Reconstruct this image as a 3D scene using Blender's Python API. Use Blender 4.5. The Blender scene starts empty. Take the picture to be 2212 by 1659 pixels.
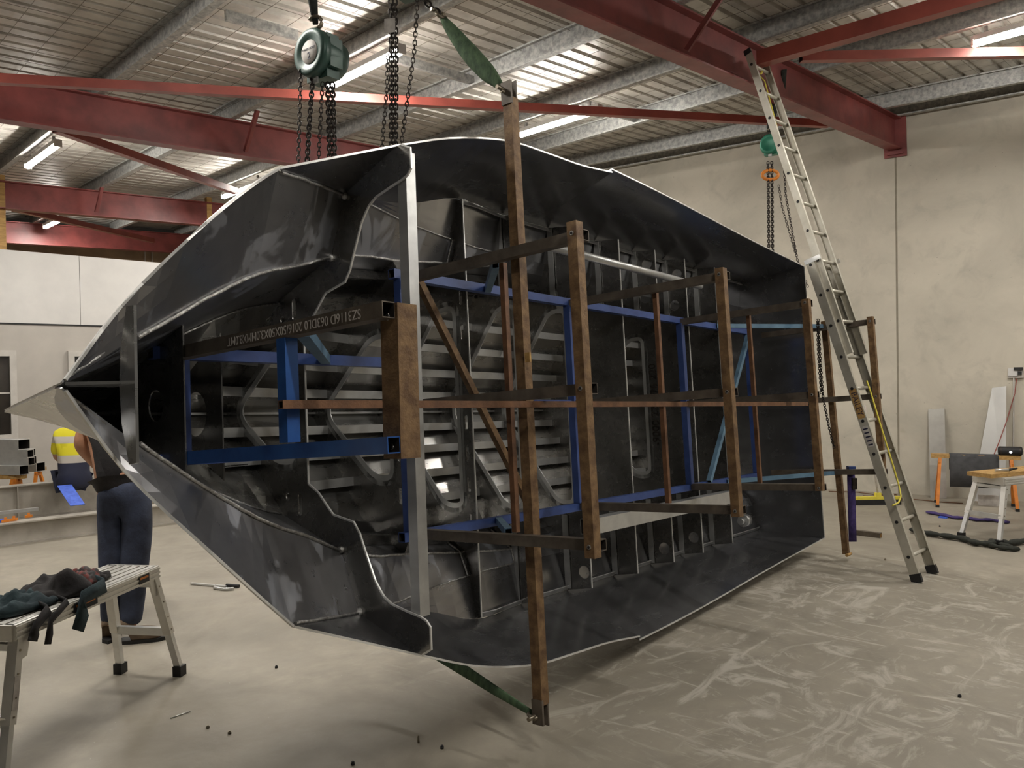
import bpy, bmesh, math, random
from mathutils import Vector, Matrix
from mathutils.geometry import tessellate_polygon

random.seed(7)
sc = bpy.context.scene
COL = sc.collection

# ------------------------------------------------------------------ camera
W_PX, H_PX = 2212.0, 1659.0
FPX, CX, CY, CAM_H = 1690.0, 1106.0, 829.5, 1.75
PITCH, ROLL = (829.5 - 805.0) / FPX, 0.017
_YAW = Matrix.Rotation(math.radians(-44.8), 3, 'Z')        # world X runs along the rafters, world Y along the purlins
_F = _YAW @ Vector((0, math.cos(PITCH), -math.sin(PITCH)))
_R0 = _YAW @ Vector((1, 0, 0)); _U0 = _YAW @ Vector((0, math.sin(PITCH), math.cos(PITCH)))
_R = _R0 * math.cos(ROLL) - _U0 * math.sin(ROLL)
_U = _U0 * math.cos(ROLL) + _R0 * math.sin(ROLL)
CAM = Vector((0, 0, CAM_H))
cd = bpy.data.cameras.new('camera')
cd.sensor_fit = 'HORIZONTAL'; cd.sensor_width = 36.0
cd.lens = FPX / W_PX * 36.0; cd.clip_start = 0.05; cd.clip_end = 200
cam = bpy.data.objects.new('camera', cd); COL.objects.link(cam)
cam.matrix_world = Matrix(((_R.x, _U.x, -_F.x, 0), (_R.y, _U.y, -_F.y, 0), (_R.z, _U.z, -_F.z, CAM_H), (0, 0, 0, 1)))
sc.camera = cam

# ------------------------------------------------------------------ world and exposure
wd = bpy.data.worlds.new('world'); sc.world = wd; wd.use_nodes = True
wd.node_tree.nodes['Background'].inputs[0].default_value = (0.62, 0.60, 0.55, 1)
wd.node_tree.nodes['Background'].inputs[1].default_value = 0.04
sc.view_settings.view_transform = 'Standard'
sc.view_settings.look = 'None'
sc.view_settings.exposure = 0.1
sc.view_settings.gamma = 1.0
sc.view_settings.use_curve_mapping = False
sc.cycles.max_bounces = 6
LAMP_COL = (1.0, 0.965, 0.90)
LAMP_W = 54.0          # watts of each fluorescent batten

# ------------------------------------------------------------------ pixel helpers (a pixel gives a direction only)
def ray(u, v): return _F + _R * ((u - CX) / FPX) - _U * ((v - CY) / FPX)
def on_z(u, v, z=0.0):
    d = ray(u, v); return CAM + d * ((z - CAM_H) / d.z)
def at(u, v, depth): return CAM + ray(u, v) * depth
def on_plane(u, v, p0, n):
    d = ray(u, v); return CAM + d * ((p0 - CAM).dot(n) / d.dot(n))

# ------------------------------------------------------------------ materials
def srgb(r, g, b):
    f = lambda c: (c / 255 / 12.92) if c / 255 <= 0.04045 else ((c / 255 + 0.055) / 1.055) ** 2.4
    return (f(r), f(g), f(b), 1)
def mix_col(nt, fac, a, b):
    m = nt.nodes.new('ShaderNodeMix'); m.data_type = 'RGBA'
    nt.links.new(fac, m.inputs['Factor'])
    for k, s in ((a, 'A'), (b, 'B')):
        sock = [i for i in m.inputs if i.name == s and i.type == 'RGBA'][0]
        if isinstance(k, tuple): sock.default_value = k
        else: nt.links.new(k, sock)
    return [o for o in m.outputs if o.type == 'RGBA'][0]
def ramp(nt, fac, p0, p1, c0=(0, 0, 0, 1), c1=(1, 1, 1, 1)):
    r = nt.nodes.new('ShaderNodeValToRGB')
    r.color_ramp.elements[0].position = p0; r.color_ramp.elements[0].color = c0
    r.color_ramp.elements[1].position = p1; r.color_ramp.elements[1].color = c1
    nt.links.new(fac, r.inputs[0]); return r.outputs[0]
def noise(nt, vec, scale, detail=4, rough=0.55, dist=0.0):
    n = nt.nodes.new('ShaderNodeTexNoise'); n.inputs['Scale'].default_value = scale
    n.inputs['Detail'].default_value = detail; n.inputs['Roughness'].default_value = rough
    n.inputs['Distortion'].default_value = dist
    nt.links.new(vec, n.inputs['Vector']); return n.outputs[0]
def coords(nt, scale=(1, 1, 1), rot=(0, 0, 0)):
    t = nt.nodes.new('ShaderNodeTexCoord'); m = nt.nodes.new('ShaderNodeMapping')
    m.inputs['Scale'].default_value = scale; m.inputs['Rotation'].default_value = rot
    nt.links.new(t.outputs['Object'], m.inputs['Vector']); return m.outputs[0]
def math_n(nt, op, a, b=None):
    m = nt.nodes.new('ShaderNodeMath'); m.operation = op
    for i, k in enumerate((a, b)):
        if k is None: continue
        if isinstance(k, (int, float)): m.inputs[i].default_value = k
        else: nt.links.new(k, m.inputs[i])
    return m.outputs[0]
def new_mat(name):
    m = bpy.data.materials.new(name); m.use_nodes = True
    nt = m.node_tree; return m, nt, nt.nodes['Principled BSDF']
def pm(name, c1, c2=None, scale=6.0, metal=0.0, rough=0.5, rvar=0.0, bump=0.0, bscale=None, stretch=(1, 1, 1), spec=0.5, lo=0.35, hi=0.65):
    m, nt, b = new_mat(name)
    vec = coords(nt, stretch)
    n1 = noise(nt, vec, scale, 5, 0.6)
    f = ramp(nt, n1, lo, hi)
    if c2 is None: c2 = tuple(x * 0.82 for x in c1[:3]) + (1,)
    nt.links.new(mix_col(nt, f, c1, c2), b.inputs['Base Color'])
    b.inputs['Metallic'].default_value = metal; b.inputs['Roughness'].default_value = rough
    b.inputs['Specular IOR Level'].default_value = spec
    if rvar:
        r = math_n(nt, 'ADD', math_n(nt, 'MULTIPLY', noise(nt, vec, scale * 2.3, 4), rvar), rough - rvar * 0.5)
        nt.links.new(r, b.inputs['Roughness'])
    if bump:
        bp = nt.nodes.new('ShaderNodeBump'); bp.inputs['Strength'].default_value = bump; bp.inputs['Distance'].default_value = 0.01
        nt.links.new(noise(nt, vec, bscale or scale * 4, 5), bp.inputs['Height']); nt.links.new(bp.outputs[0], b.inputs['Normal'])
    return m
def emit(name, col, s):
    m, nt, b = new_mat(name)
    b.inputs['Base Color'].default_value = (0.8, 0.8, 0.8, 1)
    b.inputs['Emission Color'].default_value = tuple(col) + (1,); b.inputs['Emission Strength'].default_value = s
    return m

M = {}
M['red'] = pm('red_oxide_paint', srgb(142, 72, 68), srgb(112, 56, 54), 3, 0, 0.45, 0.2)
M['red_light'] = pm('red_oxide_brace_paint', srgb(158, 78, 66), srgb(132, 64, 56), 3, 0, 0.4, 0.2)
M['galv'] = pm('galvanised_steel', srgb(190, 189, 184), srgb(140, 140, 138), 22, 0.3, 0.5, 0.2, stretch=(1, 1, 1))
M['zinc'] = pm('roof_sheet_zinc', srgb(208, 203, 193), srgb(164, 159, 151), 3.2, 0.2, 0.45, 0.25, lo=0.3, hi=0.7)
M['rust'] = pm('rusty_brown_steel', srgb(140, 111, 77), srgb(96, 71, 48), 18, 0.25, 0.62, 0.2, 0.25, 90)
M['rust_red'] = pm('rusty_red_steel', srgb(132, 94, 66), srgb(98, 68, 48), 14, 0.25, 0.55, 0.2, 0.15, 90)
M['black_steel'] = pm('black_mill_scale_steel', srgb(114, 104, 92), srgb(84, 75, 66), 9, 0.3, 0.55, 0.2, 0.1)
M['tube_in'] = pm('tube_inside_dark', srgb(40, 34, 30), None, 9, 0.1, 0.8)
M['blue'] = pm('blue_paint', srgb(64, 86, 144), srgb(50, 68, 120), 7, 0, 0.38, 0.15)
M['blue_mid'] = pm('blue_paint_clean', srgb(46, 92, 160), srgb(36, 74, 136), 7, 0, 0.35, 0.15)
M['blue_pale'] = pm('pale_blue_paint', srgb(108, 140, 162), srgb(84, 114, 138), 7, 0, 0.4, 0.15)
M['alu_bar'] = pm('aluminium_bar', (0.62, 0.62, 0.60, 1), (0.48, 0.48, 0.47, 1), 8, 0.75, 0.42, 0.2, stretch=(1, 1, 0.2))
M['alu_bright'] = pm('aluminium_flat_bar', (0.72, 0.72, 0.70, 1), (0.60, 0.60, 0.59, 1), 8, 0.65, 0.32, 0.15)
M['alu_ladder'] = pm('aluminium_ladder', (0.60, 0.57, 0.49, 1), (0.47, 0.44, 0.36, 1), 6, 0.45, 0.48, 0.2)
M['alu_plat'] = pm('aluminium_platform', (0.76, 0.74, 0.69, 1), (0.66, 0.64, 0.60, 1), 7, 0.5, 0.4, 0.2)
M['weld'] = pm('weld_bead', (0.75, 0.74, 0.72, 1), (0.35, 0.34, 0.33, 1), 60, 0.9, 0.32, 0.2, 0.6, 120)
M['chain'] = pm('chain_steel', srgb(74, 66, 60), srgb(44, 40, 38), 30, 0.6, 0.5)
M['hoist'] = pm('green_hoist_paint', srgb(66, 94, 84), srgb(50, 74, 66), 8, 0.1, 0.4, 0.15)
M['hoist2'] = pm('bright_green_hoist_paint', srgb(46, 132, 104), srgb(36, 108, 86), 8, 0.1, 0.4, 0.15)
M['label'] = pm('paper_label', srgb(206, 200, 192), srgb(178, 170, 164), 20, 0, 0.6)
M['ink'] = pm('dark_ink', srgb(34, 32, 60), None, 10, 0, 0.6)
M['sling'] = pm('green_webbing', srgb(88, 112, 80), srgb(60, 80, 58), 40, 0, 0.85, 0, 0.4, 200, (1, 1, 0.2))
M['sling_dark'] = pm('dark_webbing', srgb(50, 52, 44), srgb(34, 36, 32), 40, 0, 0.85, 0, 0.4, 200)
M['shackle'] = pm('shackle_steel', srgb(160, 150, 132), srgb(104, 96, 84), 20, 0.8, 0.4)
M['orange'] = pm('orange_paint', srgb(226, 138, 46), srgb(196, 110, 34), 9, 0, 0.45)
M['timber'] = pm('raw_timber', srgb(196, 158, 96), srgb(160, 122, 70), 6, 0, 0.65, 0, 0.2, 40, (1, 6, 6))
M['black'] = pm('black_rubber', srgb(34, 33, 34), srgb(22, 22, 23), 12, 0, 0.6)
M['white_paint'] = pm('white_wall_paint', srgb(212, 209, 205), srgb(203, 200, 197), 2, 0, 0.6)
M['grey_paint'] = pm('grey_wall_paint', srgb(182, 176, 168), srgb(172, 166, 159), 2, 0, 0.6)
M['frame_paint'] = pm('grey_frame_paint', srgb(196, 191, 184), None, 5, 0, 0.5)
M['yellow'] = pm('yellow_plastic', srgb(232, 216, 84), srgb(212, 196, 66), 8, 0, 0.5)
M['purple'] = pm('purple_webbing', srgb(74, 58, 118), srgb(52, 40, 92), 30, 0, 0.8, 0, 0.3, 150)
M['blue_strap'] = pm('blue_webbing', srgb(70, 106, 214), srgb(54, 86, 190), 20, 0, 0.6)

def alu_plate(name, base, dark, rough=0.36, metal=0.92, patch=0.0, patch_col=(0.5, 0.52, 0.56, 1)):
    """mill finish plate: faint rolling streaks, smears, optional pale residue patches"""
    m, nt, b = new_mat(name)
    v = coords(nt); vs = coords(nt, (0.35, 2.2, 2.2))
    f = ramp(nt, noise(nt, vs, 2.4, 6, 0.65), 0.3, 0.75)
    c = mix_col(nt, f, base, dark)
    if patch:
        p = math_n(nt, 'MULTIPLY', ramp(nt, noise(nt, v, 3.1, 6, 0.55, 0.8), 0.56, 0.60), patch)
        c = mix_col(nt, p, c, patch_col)
    nt.links.new(c, b.inputs['Base Color'])
    b.inputs['Metallic'].default_value = metal
    r = math_n(nt, 'ADD', math_n(nt, 'MULTIPLY', noise(nt, vs, 3.5, 6, 0.7), 0.22), rough - 0.11)
    if patch: r = math_n(nt, 'ADD', r, math_n(nt, 'MULTIPLY', p, 0.2))
    nt.links.new(r, b.inputs['Roughness'])
    return m
M['plate'] = alu_plate('hull_plate', (0.40, 0.40, 0.41, 1), (0.31, 0.31, 0.32, 1), 0.25)
M['plate_patch'] = alu_plate('hull_plate_with_residue', (0.37, 0.37, 0.38, 1), (0.28, 0.28, 0.285, 1), 0.3, 0.85, 0.75, (0.50, 0.52, 0.57, 1))
M['plate_mid'] = alu_plate('frame_plate', (0.32, 0.31, 0.295, 1), (0.22, 0.215, 0.205, 1), 0.27)
M['plate_light'] = alu_plate('bottom_plate', (0.66, 0.65, 0.62, 1), (0.52, 0.51, 0.49, 1), 0.28)

# ------------------------------------------------------------------ object helpers
def obj(name, mesh, mat=None, parent=None, mats=None):
    o = bpy.data.objects.new(name, mesh); COL.objects.link(o)
    for m in (mats or ([mat] if mat else [])): mesh.materials.append(m)
    if parent is not None: o.parent = parent
    return o
def empty(name, loc=(0, 0, 0), mat=None):
    o = bpy.data.objects.new(name, None); COL.objects.link(o)
    if mat is not None: o.matrix_world = mat
    else: o.location = loc
    o.empty_display_size = 0.1
    return o
def tag(o, label, cat, group=None, kind=None):
    o['label'] = label; o['category'] = cat
    if group: o['group'] = group
    if kind: o['kind'] = kind
    return o
def struct(o, label=None, cat=None):
    o['kind'] = 'structure'
    if label: o['label'] = label
    if cat: o['category'] = cat
    return o

class MB:
    """collects faces; build() links them as one mesh object"""
    def __init__(s): s.v = []; s.f = []; s.mi = []; s.cur = 0; s.sm = []
    def add(s, vs, fs, smooth=False):
        n = len(s.v); s.v += [tuple(x) for x in vs]
        for f in fs: s.f.append([n + i for i in f]); s.mi.append(s.cur); s.sm.append(smooth)
        return s
    def box(s, c, ax, ay, az):
        c = Vector(c); ax, ay, az = Vector(ax), Vector(ay), Vector(az)
        vs = [c + ax * i + ay * j + az * k for i in (-1, 1) for j in (-1, 1) for k in (-1, 1)]
        fs = [(0, 1, 3, 2), (4, 6, 7, 5), (0, 4, 5, 1), (2, 3, 7, 6), (0, 2, 6, 4), (1, 5, 7, 3)]
        if ax.cross(ay).dot(az) < 0: fs = [tuple(reversed(f)) for f in fs]
        return s.add(vs, fs)
    def abox(s, lo, hi):
        lo, hi = Vector(lo), Vector(hi); d = (hi - lo) / 2
        return s.box((lo + hi) / 2, (d.x, 0, 0), (0, d.y, 0), (0, 0, d.z))
    def bar(s, a, b, w, h, up=(0, 0, 1)):
        a, b = Vector(a), Vector(b); d = b - a; x = d.normalized()
        z = Vector(up); z = (z - x * z.dot(x))
        if z.length < 1e-5: z = Vector((1, 0, 0)); z = z - x * z.dot(x)
        z.normalize(); y = z.cross(x)
        return s.box((a + b) / 2, d / 2, y * (w / 2), z * (h / 2))
    def shs(s, a, b, w, h=None, t=0.004, up=(0, 0, 1)):
        """hollow square section, open at both ends; slot 1 = inside"""
        h = h or w; a, b = Vector(a), Vector(b); x = (b - a).normalized()
        z = Vector(up); z = z - x * z.dot(x)
        if z.length < 1e-5: z = Vector((1, 0, 0)); z = z - x * z.dot(x)
        z.normalize(); y = z.cross(x)
        def ring(p, dw): return [p + y * (i * (w / 2 - dw)) + z * (j * (h / 2 - dw)) for i, j in ((-1, -1), (1, -1), (1, 1), (-1, 1))]
        vs = ring(a, 0) + ring(b, 0) + ring(a, t) + ring(b, t)
        fo = []; fi = []
        for i in range(4):
            j = (i + 1) % 4
            fo.append((i, j, 4 + j, 4 + i)); fi.append((8 + j, 8 + i, 12 + i, 12 + j))
            fo.append((j, i, 8 + i, 8 + j)); fo.append((4 + i, 4 + j, 12 + j, 12 + i))
        n = len(s.v); s.v += [tuple(q) for q in vs]
        for f in fo: s.f.append([n + i for i in f]); s.mi.append(0); s.sm.append(False)
        for f in fi: s.f.append([n + i for i in f]); s.mi.append(1); s.sm.append(False)
        return s
    def cyl(s, a, b, r0, r1=None, seg=12, caps=True):
        r1 = r0 if r1 is None else r1; a, b = Vector(a), Vector(b); x = (b - a).normalized()
        y = x.orthogonal().normalized(); z = x.cross(y)
        vs = []
        for p, r in ((a, r0), (b, r1)):
            for i in range(seg):
                t = 2 * math.pi * i / seg; vs.append(p + y * (math.cos(t) * r) + z * (math.sin(t) * r))
        s.add(vs, [(i, (i + 1) % seg, seg + (i + 1) % seg, seg + i) for i in range(seg)], True)
        if caps:
            n = len(s.v) - 2 * seg
            s.f.append([n + seg - 1 - i for i in range(seg)]); s.mi.append(s.cur); s.sm.append(False)
            s.f.append([n + seg + i for i in range(seg)]); s.mi.append(s.cur); s.sm.append(False)
        return s
    def sweep(s, pts, prof, up=(0, 0, 1), closed=False, cap=True, smooth=False, twist=None, scl=None):
        """sweep a closed 2D profile [(y,z)..] along a polyline"""
        P = [Vector(p) for p in pts]; n = len(P); m = len(prof); rings = []
        for i, p in enumerate(P):
            if closed: t = P[(i + 1) % n] - P[i - 1]
            else: t = P[min(i + 1, n - 1)] - P[max(i - 1, 0)]
            x = t.normalized(); z = Vector(up); z = z - x * z.dot(x)
            if z.length < 1e-4: z = x.orthogonal()
            z.normalize(); y = z.cross(x)
            if twist:
                c, si = math.cos(twist[i]), math.sin(twist[i]); y, z = y * c + z * si, z * c - y * si
            k = scl[i] if scl else 1.0
            ky, kz = k if isinstance(k, tuple) else (k, k)
            rings.append([p + y * (a * ky) + z * (b * kz) for a, b in prof])
        vs = [q for r in rings for q in r]; fs = []
        for i in range(n if closed else n - 1):
            i2 = (i + 1) % n
            for j in range(m):
                j2 = (j + 1) % m; fs.append((i * m + j, i * m + j2, i2 * m + j2, i2 * m + j))
        s.add(vs, fs, smooth)
        if cap and not closed:
            k = len(s.v) - len(vs)
            s.f.append([k + j for j in range(m)][::-1]); s.mi.append(s.cur); s.sm.append(False)
            s.f.append([k + (n - 1) * m + j for j in range(m)]); s.mi.append(s.cur); s.sm.append(False)
        return s
    def tube(s, pts, r, seg=8, closed=False, up=(0, 0, 1)):
        return s.sweep(pts, [(math.cos(2 * math.pi * i / seg) * r, math.sin(2 * math.pi * i / seg) * r) for i in range(seg)], up, closed, True, True)
    def plate(s, loops, fn, nrm, t):
        """plate with holes: loops of 2D points, fn maps 2D -> 3D, thickness t along nrm"""
        nrm = Vector(nrm) * (t / 2)
        L3 = [[Vector((x, y, 0)) for x, y in l] for l in loops]
        tri = tessellate_polygon(L3); flat = [p for l in loops for p in l]; N = len(flat)
        base = [Vector(fn(*p)) for p in flat]
        vs = [p + nrm for p in base] + [p - nrm for p in base]; fs = []
        for a, b, c in tri:
            q = (base[b] - base[a]).cross(base[c] - base[a])
            if q.dot(nrm) < 0: a, b, c = a, c, b
            fs += [(a, b, c), (N + c, N + b, N + a)]
        k = 0
        for l in loops:
            m = len(l)
            for i in range(m):
                j = (i + 1) % m; fs.append((k + i, N + k + i, N + k + j, k + j))
            k += m
        return s.add(vs, fs)
    def mesh(s, name='mesh', fix=False):
        me = bpy.data.meshes.new(name); me.from_pydata(s.v, [], s.f)
        me.polygons.foreach_set('material_index', s.mi); me.polygons.foreach_set('use_smooth', s.sm)
        if fix:
            bm = bmesh.new(); bm.from_mesh(me); bmesh.ops.recalc_face_normals(bm, faces=bm.faces); bm.to_mesh(me); bm.free()
        me.validate(); me.update(); return me
    def build(s, name, mat, parent=None, fix=False):
        mats = mat if isinstance(mat, (list, tuple)) else [mat]
        return obj(name, s.mesh(name, fix), None, parent, mats)
def text_obj(name, body, size, mat, mw, parent=None, depth=0.0006, sx=1.0, align='CENTER'):
    cu = bpy.data.curves.new(name, 'FONT'); cu.body = body; cu.size = size; cu.extrude = depth
    cu.align_x = align; cu.align_y = 'CENTER'
    tmp = bpy.data.objects.new(name, cu); COL.objects.link(tmp)
    dg = bpy.context.evaluated_depsgraph_get(); me = bpy.data.meshes.new_from_object(tmp.evaluated_get(dg))
    bpy.data.objects.remove(tmp); bpy.data.curves.remove(cu)
    me.transform(mw @ Matrix.Diagonal((sx, 1, 1, 1)))
    me.name = name
    return obj(name, me, mat, parent)
def frame_mat(o, x, y, z):
    return Matrix(((x[0], y[0], z[0], o[0]), (x[1], y[1], z[1], o[1]), (x[2], y[2], z[2], o[2]), (0, 0, 0, 1)))
def circle(cx_, cy_, r, n=20, ry=None):
    ry = ry or r
    return [(cx_ + r * math.cos(2 * math.pi * i / n), cy_ + ry * math.sin(2 * math.pi * i / n)) for i in range(n)]
def rounded(pts, r, n=5):
    """round the corners of a 2D polygon; r a number or one per corner"""
    out = []; m = len(pts)
    for i in range(m):
        p = Vector(pts[i]); a = Vector(pts[i - 1]); b = Vector(pts[(i + 1) % m]); rr = r[i] if isinstance(r, (list, tuple)) else r
        u = (a - p); w = (b - p); l = min(rr, u.length * 0.48, w.length * 0.48)
        if l < 1e-5: out.append(tuple(p)); continue
        p0 = p + u.normalized() * l; p2 = p + w.normalized() * l
        for k in range(n + 1):
            t = k / n; q = p0 * (1 - t) ** 2 + p * (2 * t * (1 - t)) + p2 * t * t; out.append((q.x, q.y))
    return out
def chain_part(name, pts, link, wire, mat, parent):
    """a chain of interlocked oval links along a polyline, joined: too small to pick apart"""
    P = [Vector(p) for p in pts]; mb = MB(); pitch = link - 2.2 * wire
    seg = [(P[i + 1] - P[i]).length for i in range(len(P) - 1)]; tot = sum(seg); n = max(2, int(tot / pitch))
    w = link * 0.245
    for k in range(n):
        d = (k + 0.5) / n * tot; i = 0
        while i < len(seg) - 1 and d > seg[i]: d -= seg[i]; i += 1
        x = (P[i + 1] - P[i]).normalized(); c = P[i] + x * d
        y = x.cross(Vector((0.7, 0.7, 0.1))).normalized(); z = x.cross(y)
        if k % 2: y = z
        oval = []
        hl = link / 2 - wire / 2 - w
        for q in range(5): t = -math.pi / 2 + math.pi * q / 4; oval.append(c + x * (hl + math.cos(t) * w) + y * (math.sin(t) * w))
        for q in range(5): t = math.pi / 2 + math.pi * q / 4; oval.append(c + x * (-hl + math.cos(t) * w) + y * (math.sin(t) * w))
        mb.tube(oval, wire / 2, 5, True, x.cross(y))
    o = mb.build(name, mat, parent); o['kind'] = 'stuff'; return o

# ================================================================== THE SETTING
# concrete floor
def floor_material():
    m, nt, b = new_mat('concrete_floor')
    v = coords(nt)
    base = mix_col(nt, ramp(nt, noise(nt, v, 0.9, 8, 0.62, 0.4), 0.3, 0.72), srgb(174, 166, 150), srgb(128, 121, 108))
    base = mix_col(nt, ramp(nt, noise(nt, v, 7.0, 6, 0.6), 0.35, 0.8), base, srgb(148, 141, 128))
    dk = math_n(nt, 'MULTIPLY', ramp(nt, noise(nt, v, 0.8, 7, 0.65, 1.0), 0.50, 0.70), 0.5)
    base = mix_col(nt, dk, base, srgb(112, 104, 92))
    # white scuffs dragged over the slab on the right of the boat
    vs = coords(nt, (1.0, 2.6, 1), (0, 0, 0.7)); vs2 = coords(nt, (2.8, 0.9, 1), (0, 0, 0.35))
    s1 = ramp(nt, noise(nt, vs, 1.3, 8, 0.66, 2.2), 0.53, 0.64); s2 = ramp(nt, noise(nt, vs2, 1.5, 8, 0.68, 2.4), 0.54, 0.64)
    sep = nt.nodes.new('ShaderNodeSeparateXYZ'); nt.links.new(v, sep.inputs[0])
    def bell(out, c, w):
        d = math_n(nt, 'DIVIDE', math_n(nt, 'SUBTRACT', out, c), w)
        return math_n(nt, 'MAXIMUM', math_n(nt, 'SUBTRACT', 1.0, math_n(nt, 'MULTIPLY', d, d)), 0.0)
    sc_ = on_z(1640, 1330)
    mask = math_n(nt, 'MULTIPLY', bell(sep.outputs[0], sc_.x, 2.6), bell(sep.outputs[1], sc_.y, 2.3))
    mask = math_n(nt, 'MULTIPLY', math_n(nt, 'MINIMUM', math_n(nt, 'MULTIPLY', mask, 2.2), 1.0), math_n(nt, 'MAXIMUM', s1, s2))
    base = mix_col(nt, math_n(nt, 'MULTIPLY', mask, 0.6), base, srgb(206, 200, 188))
    fl = ramp(nt, noise(nt, v, 60, 2, 0.5), 0.74, 0.78)
    base = mix_col(nt, math_n(nt, 'MULTIPLY', fl, 0.35), base, srgb(225, 220, 208))
    nt.links.new(base, b.inputs['Base Color'])
    r = math_n(nt, 'ADD', math_n(nt, 'MULTIPLY', noise(nt, v, 3, 5), 0.3), 0.38); nt.links.new(r, b.inputs['Roughness'])
    bp = nt.nodes.new('ShaderNodeBump'); bp.inputs['Strength'].default_value = 0.12; bp.inputs['Distance'].default_value = 0.01
    nt.links.new(noise(nt, v, 25, 6), bp.inputs['Height']); nt.links.new(bp.outputs[0], b.inputs['Normal'])
    return m
M['floor'] = floor_material()
def wall_material():
    m, nt, b = new_mat('tilt_up_concrete')
    v = coords(nt)
    c = mix_col(nt, ramp(nt, noise(nt, v, 0.8, 8, 0.6, 0.6), 0.3, 0.7), srgb(206, 198, 182), srgb(176, 170, 156))
    c = mix_col(nt, math_n(nt, 'MULTIPLY', ramp(nt, noise(nt, v, 3.5, 6, 0.6, 0.5), 0.5, 0.75), 0.5), c, srgb(158, 153, 141))
    c = mix_col(nt, math_n(nt, 'MULTIPLY', ramp(nt, noise(nt, v, 1.4, 3, 0.5), 0.70, 0.73), 0.35), c, srgb(150, 140, 114))
    c = mix_col(nt, math_n(nt, 'MULTIPLY', ramp(nt, noise(nt, v, 38, 2, 0.4), 0.77, 0.79), 0.6), c, srgb(96, 90, 80))
    nt.links.new(c, b.inputs['Base Color']); b.inputs['Roughness'].default_value = 0.75
    bp = nt.nodes.new('ShaderNodeBump'); bp.inputs['Strength'].default_value = 0.15; bp.inputs['Distance'].default_value = 0.01
    nt.links.new(noise(nt, v, 9, 8), bp.inputs['Height']); nt.links.new(bp.outputs[0], b.inputs['Normal'])
    return m
M['concrete'] = wall_material()
M['tan'] = pm('tan_block_wall', srgb(176, 152, 122), srgb(150, 128, 104), 2.5, 0, 0.8)
M['glass_dark'] = pm('dark_window_glass', srgb(34, 32, 30), srgb(58, 52, 46), 1.2, 0, 0.08)

mb = MB(); mb.abox((-16, -12, -0.2), (14.5, 20, 0)); struct(mb.build('floor', M['floor']))

# --- concrete side wall on the right
Z = Vector((0, 0, 1))
wallA = on_z(2205, 1083); wdir = ray(-1436, 848); wdir.z = 0; wdir.normalize()       # runs away to the left
wn = Vector((wdir.y, -wdir.x, 0))
if wn.dot(CAM - wallA) < 0: wn = -wn                                                  # faces the room
# roof directions
er = ray(2788, 682).normalized()                                                      # along the rafters, towards the wall
ep = ray(-620, 834.3); ep.z = 0; ep.normalize()                                       # along the purlins, away to the left
ep = (ep - er * ep.dot(er)).normalized()
en = er.cross(ep).normalized()
if en.z < 0: en = -en
RB = on_plane(1957, 321, wallA, wn)                                                   # rafter underside at the wall
def roof_pt(u, v, off): return on_plane(u, v, RB + en * off, en)
erh = Vector((er.x, er.y, 0)).normalized()
RAF_D, PUR_D = 0.42, 0.20

def wall_t(P): return (P - wallA).dot(wdir)
r4 = roof_pt(334, 544, 0.0)
backP = r4 + Vector((ep.x, ep.y, 0)).normalized() * 0.5                               # end wall just past the last rafter
bn = Vector((-erh.y, erh.x, 0))
# corner of side wall and end wall
den = wdir.dot(bn); tc = (backP - wallA).dot(bn) / den
def roof_z(P, off): # height of the roof plane (offset along normal) above a ground point
    return RB.z + (en.dot(RB) + off - en.dot(Vector((P.x, P.y, RB.z)))) / en.z
walls = empty('wall_right', wallA); struct(walls)
joint_t = wall_t(on_z(1942, 1066))
edges = [-9.0, joint_t, joint_t + 5.9, tc + 0.3]
for i in range(3):
    a, b_ = edges[i] + (0.012 if i else 0), edges[i + 1] - 0.012
    P0_, P1_ = wallA + wdir * a, wallA + wdir * b_
    z0, z1 = roof_z(P0_, RAF_D + 0.1), roof_z(P1_, RAF_D + 0.1)
    m_ = MB(); q = -wn * 0.18
    vs = [P0_, P1_, P1_ + Z * z1, P0_ + Z * z0]; vs = vs + [x + q for x in vs]
    m_.add(vs, [(0, 1, 2, 3), (7, 6, 5, 4), (0, 4, 5, 1), (1, 5, 6, 2), (2, 6, 7, 3), (3, 7, 4, 0)])
    o = m_.build('concrete_panel', M['concrete'], None, True); o.parent = walls; o.matrix_parent_inverse = Matrix.Translation(-wallA)
m_ = MB(); m_.bar(wallA + wdir * -9 - wn * 0.018 + Z * 2.2, wallA + wdir * (tc + 0.3) - wn * 0.018 + Z * 2.2, 0.02, 4.9)
o = m_.build('joint_sealant', pm('joint_sealant', srgb(150, 142, 126), None, 9, 0, 0.8), walls); o.matrix_parent_inverse = Matrix.Translation(-wallA)
# end wall behind the office
cornerP = wallA + wdir * tc
m_ = MB(); a = cornerP - erh * 14
for P0_, P1_ in ((a, cornerP),):
    vs = [P0_, P1_, P1_ + Z * roof_z(P1_, RAF_D), P0_ + Z * roof_z(P0_, RAF_D)]
    out = bn if bn.dot(backP) > 0 else -bn
    vs = vs + [x + out * 0.15 for x in vs]
    m_.add(vs, [(0, 1, 2, 3), (7, 6, 5, 4), (0, 4, 5, 1), (1, 5, 6, 2), (2, 6, 7, 3), (3, 7, 4, 0)])
struct(m_.build('wall_back', M['tan'], None, True))

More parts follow.
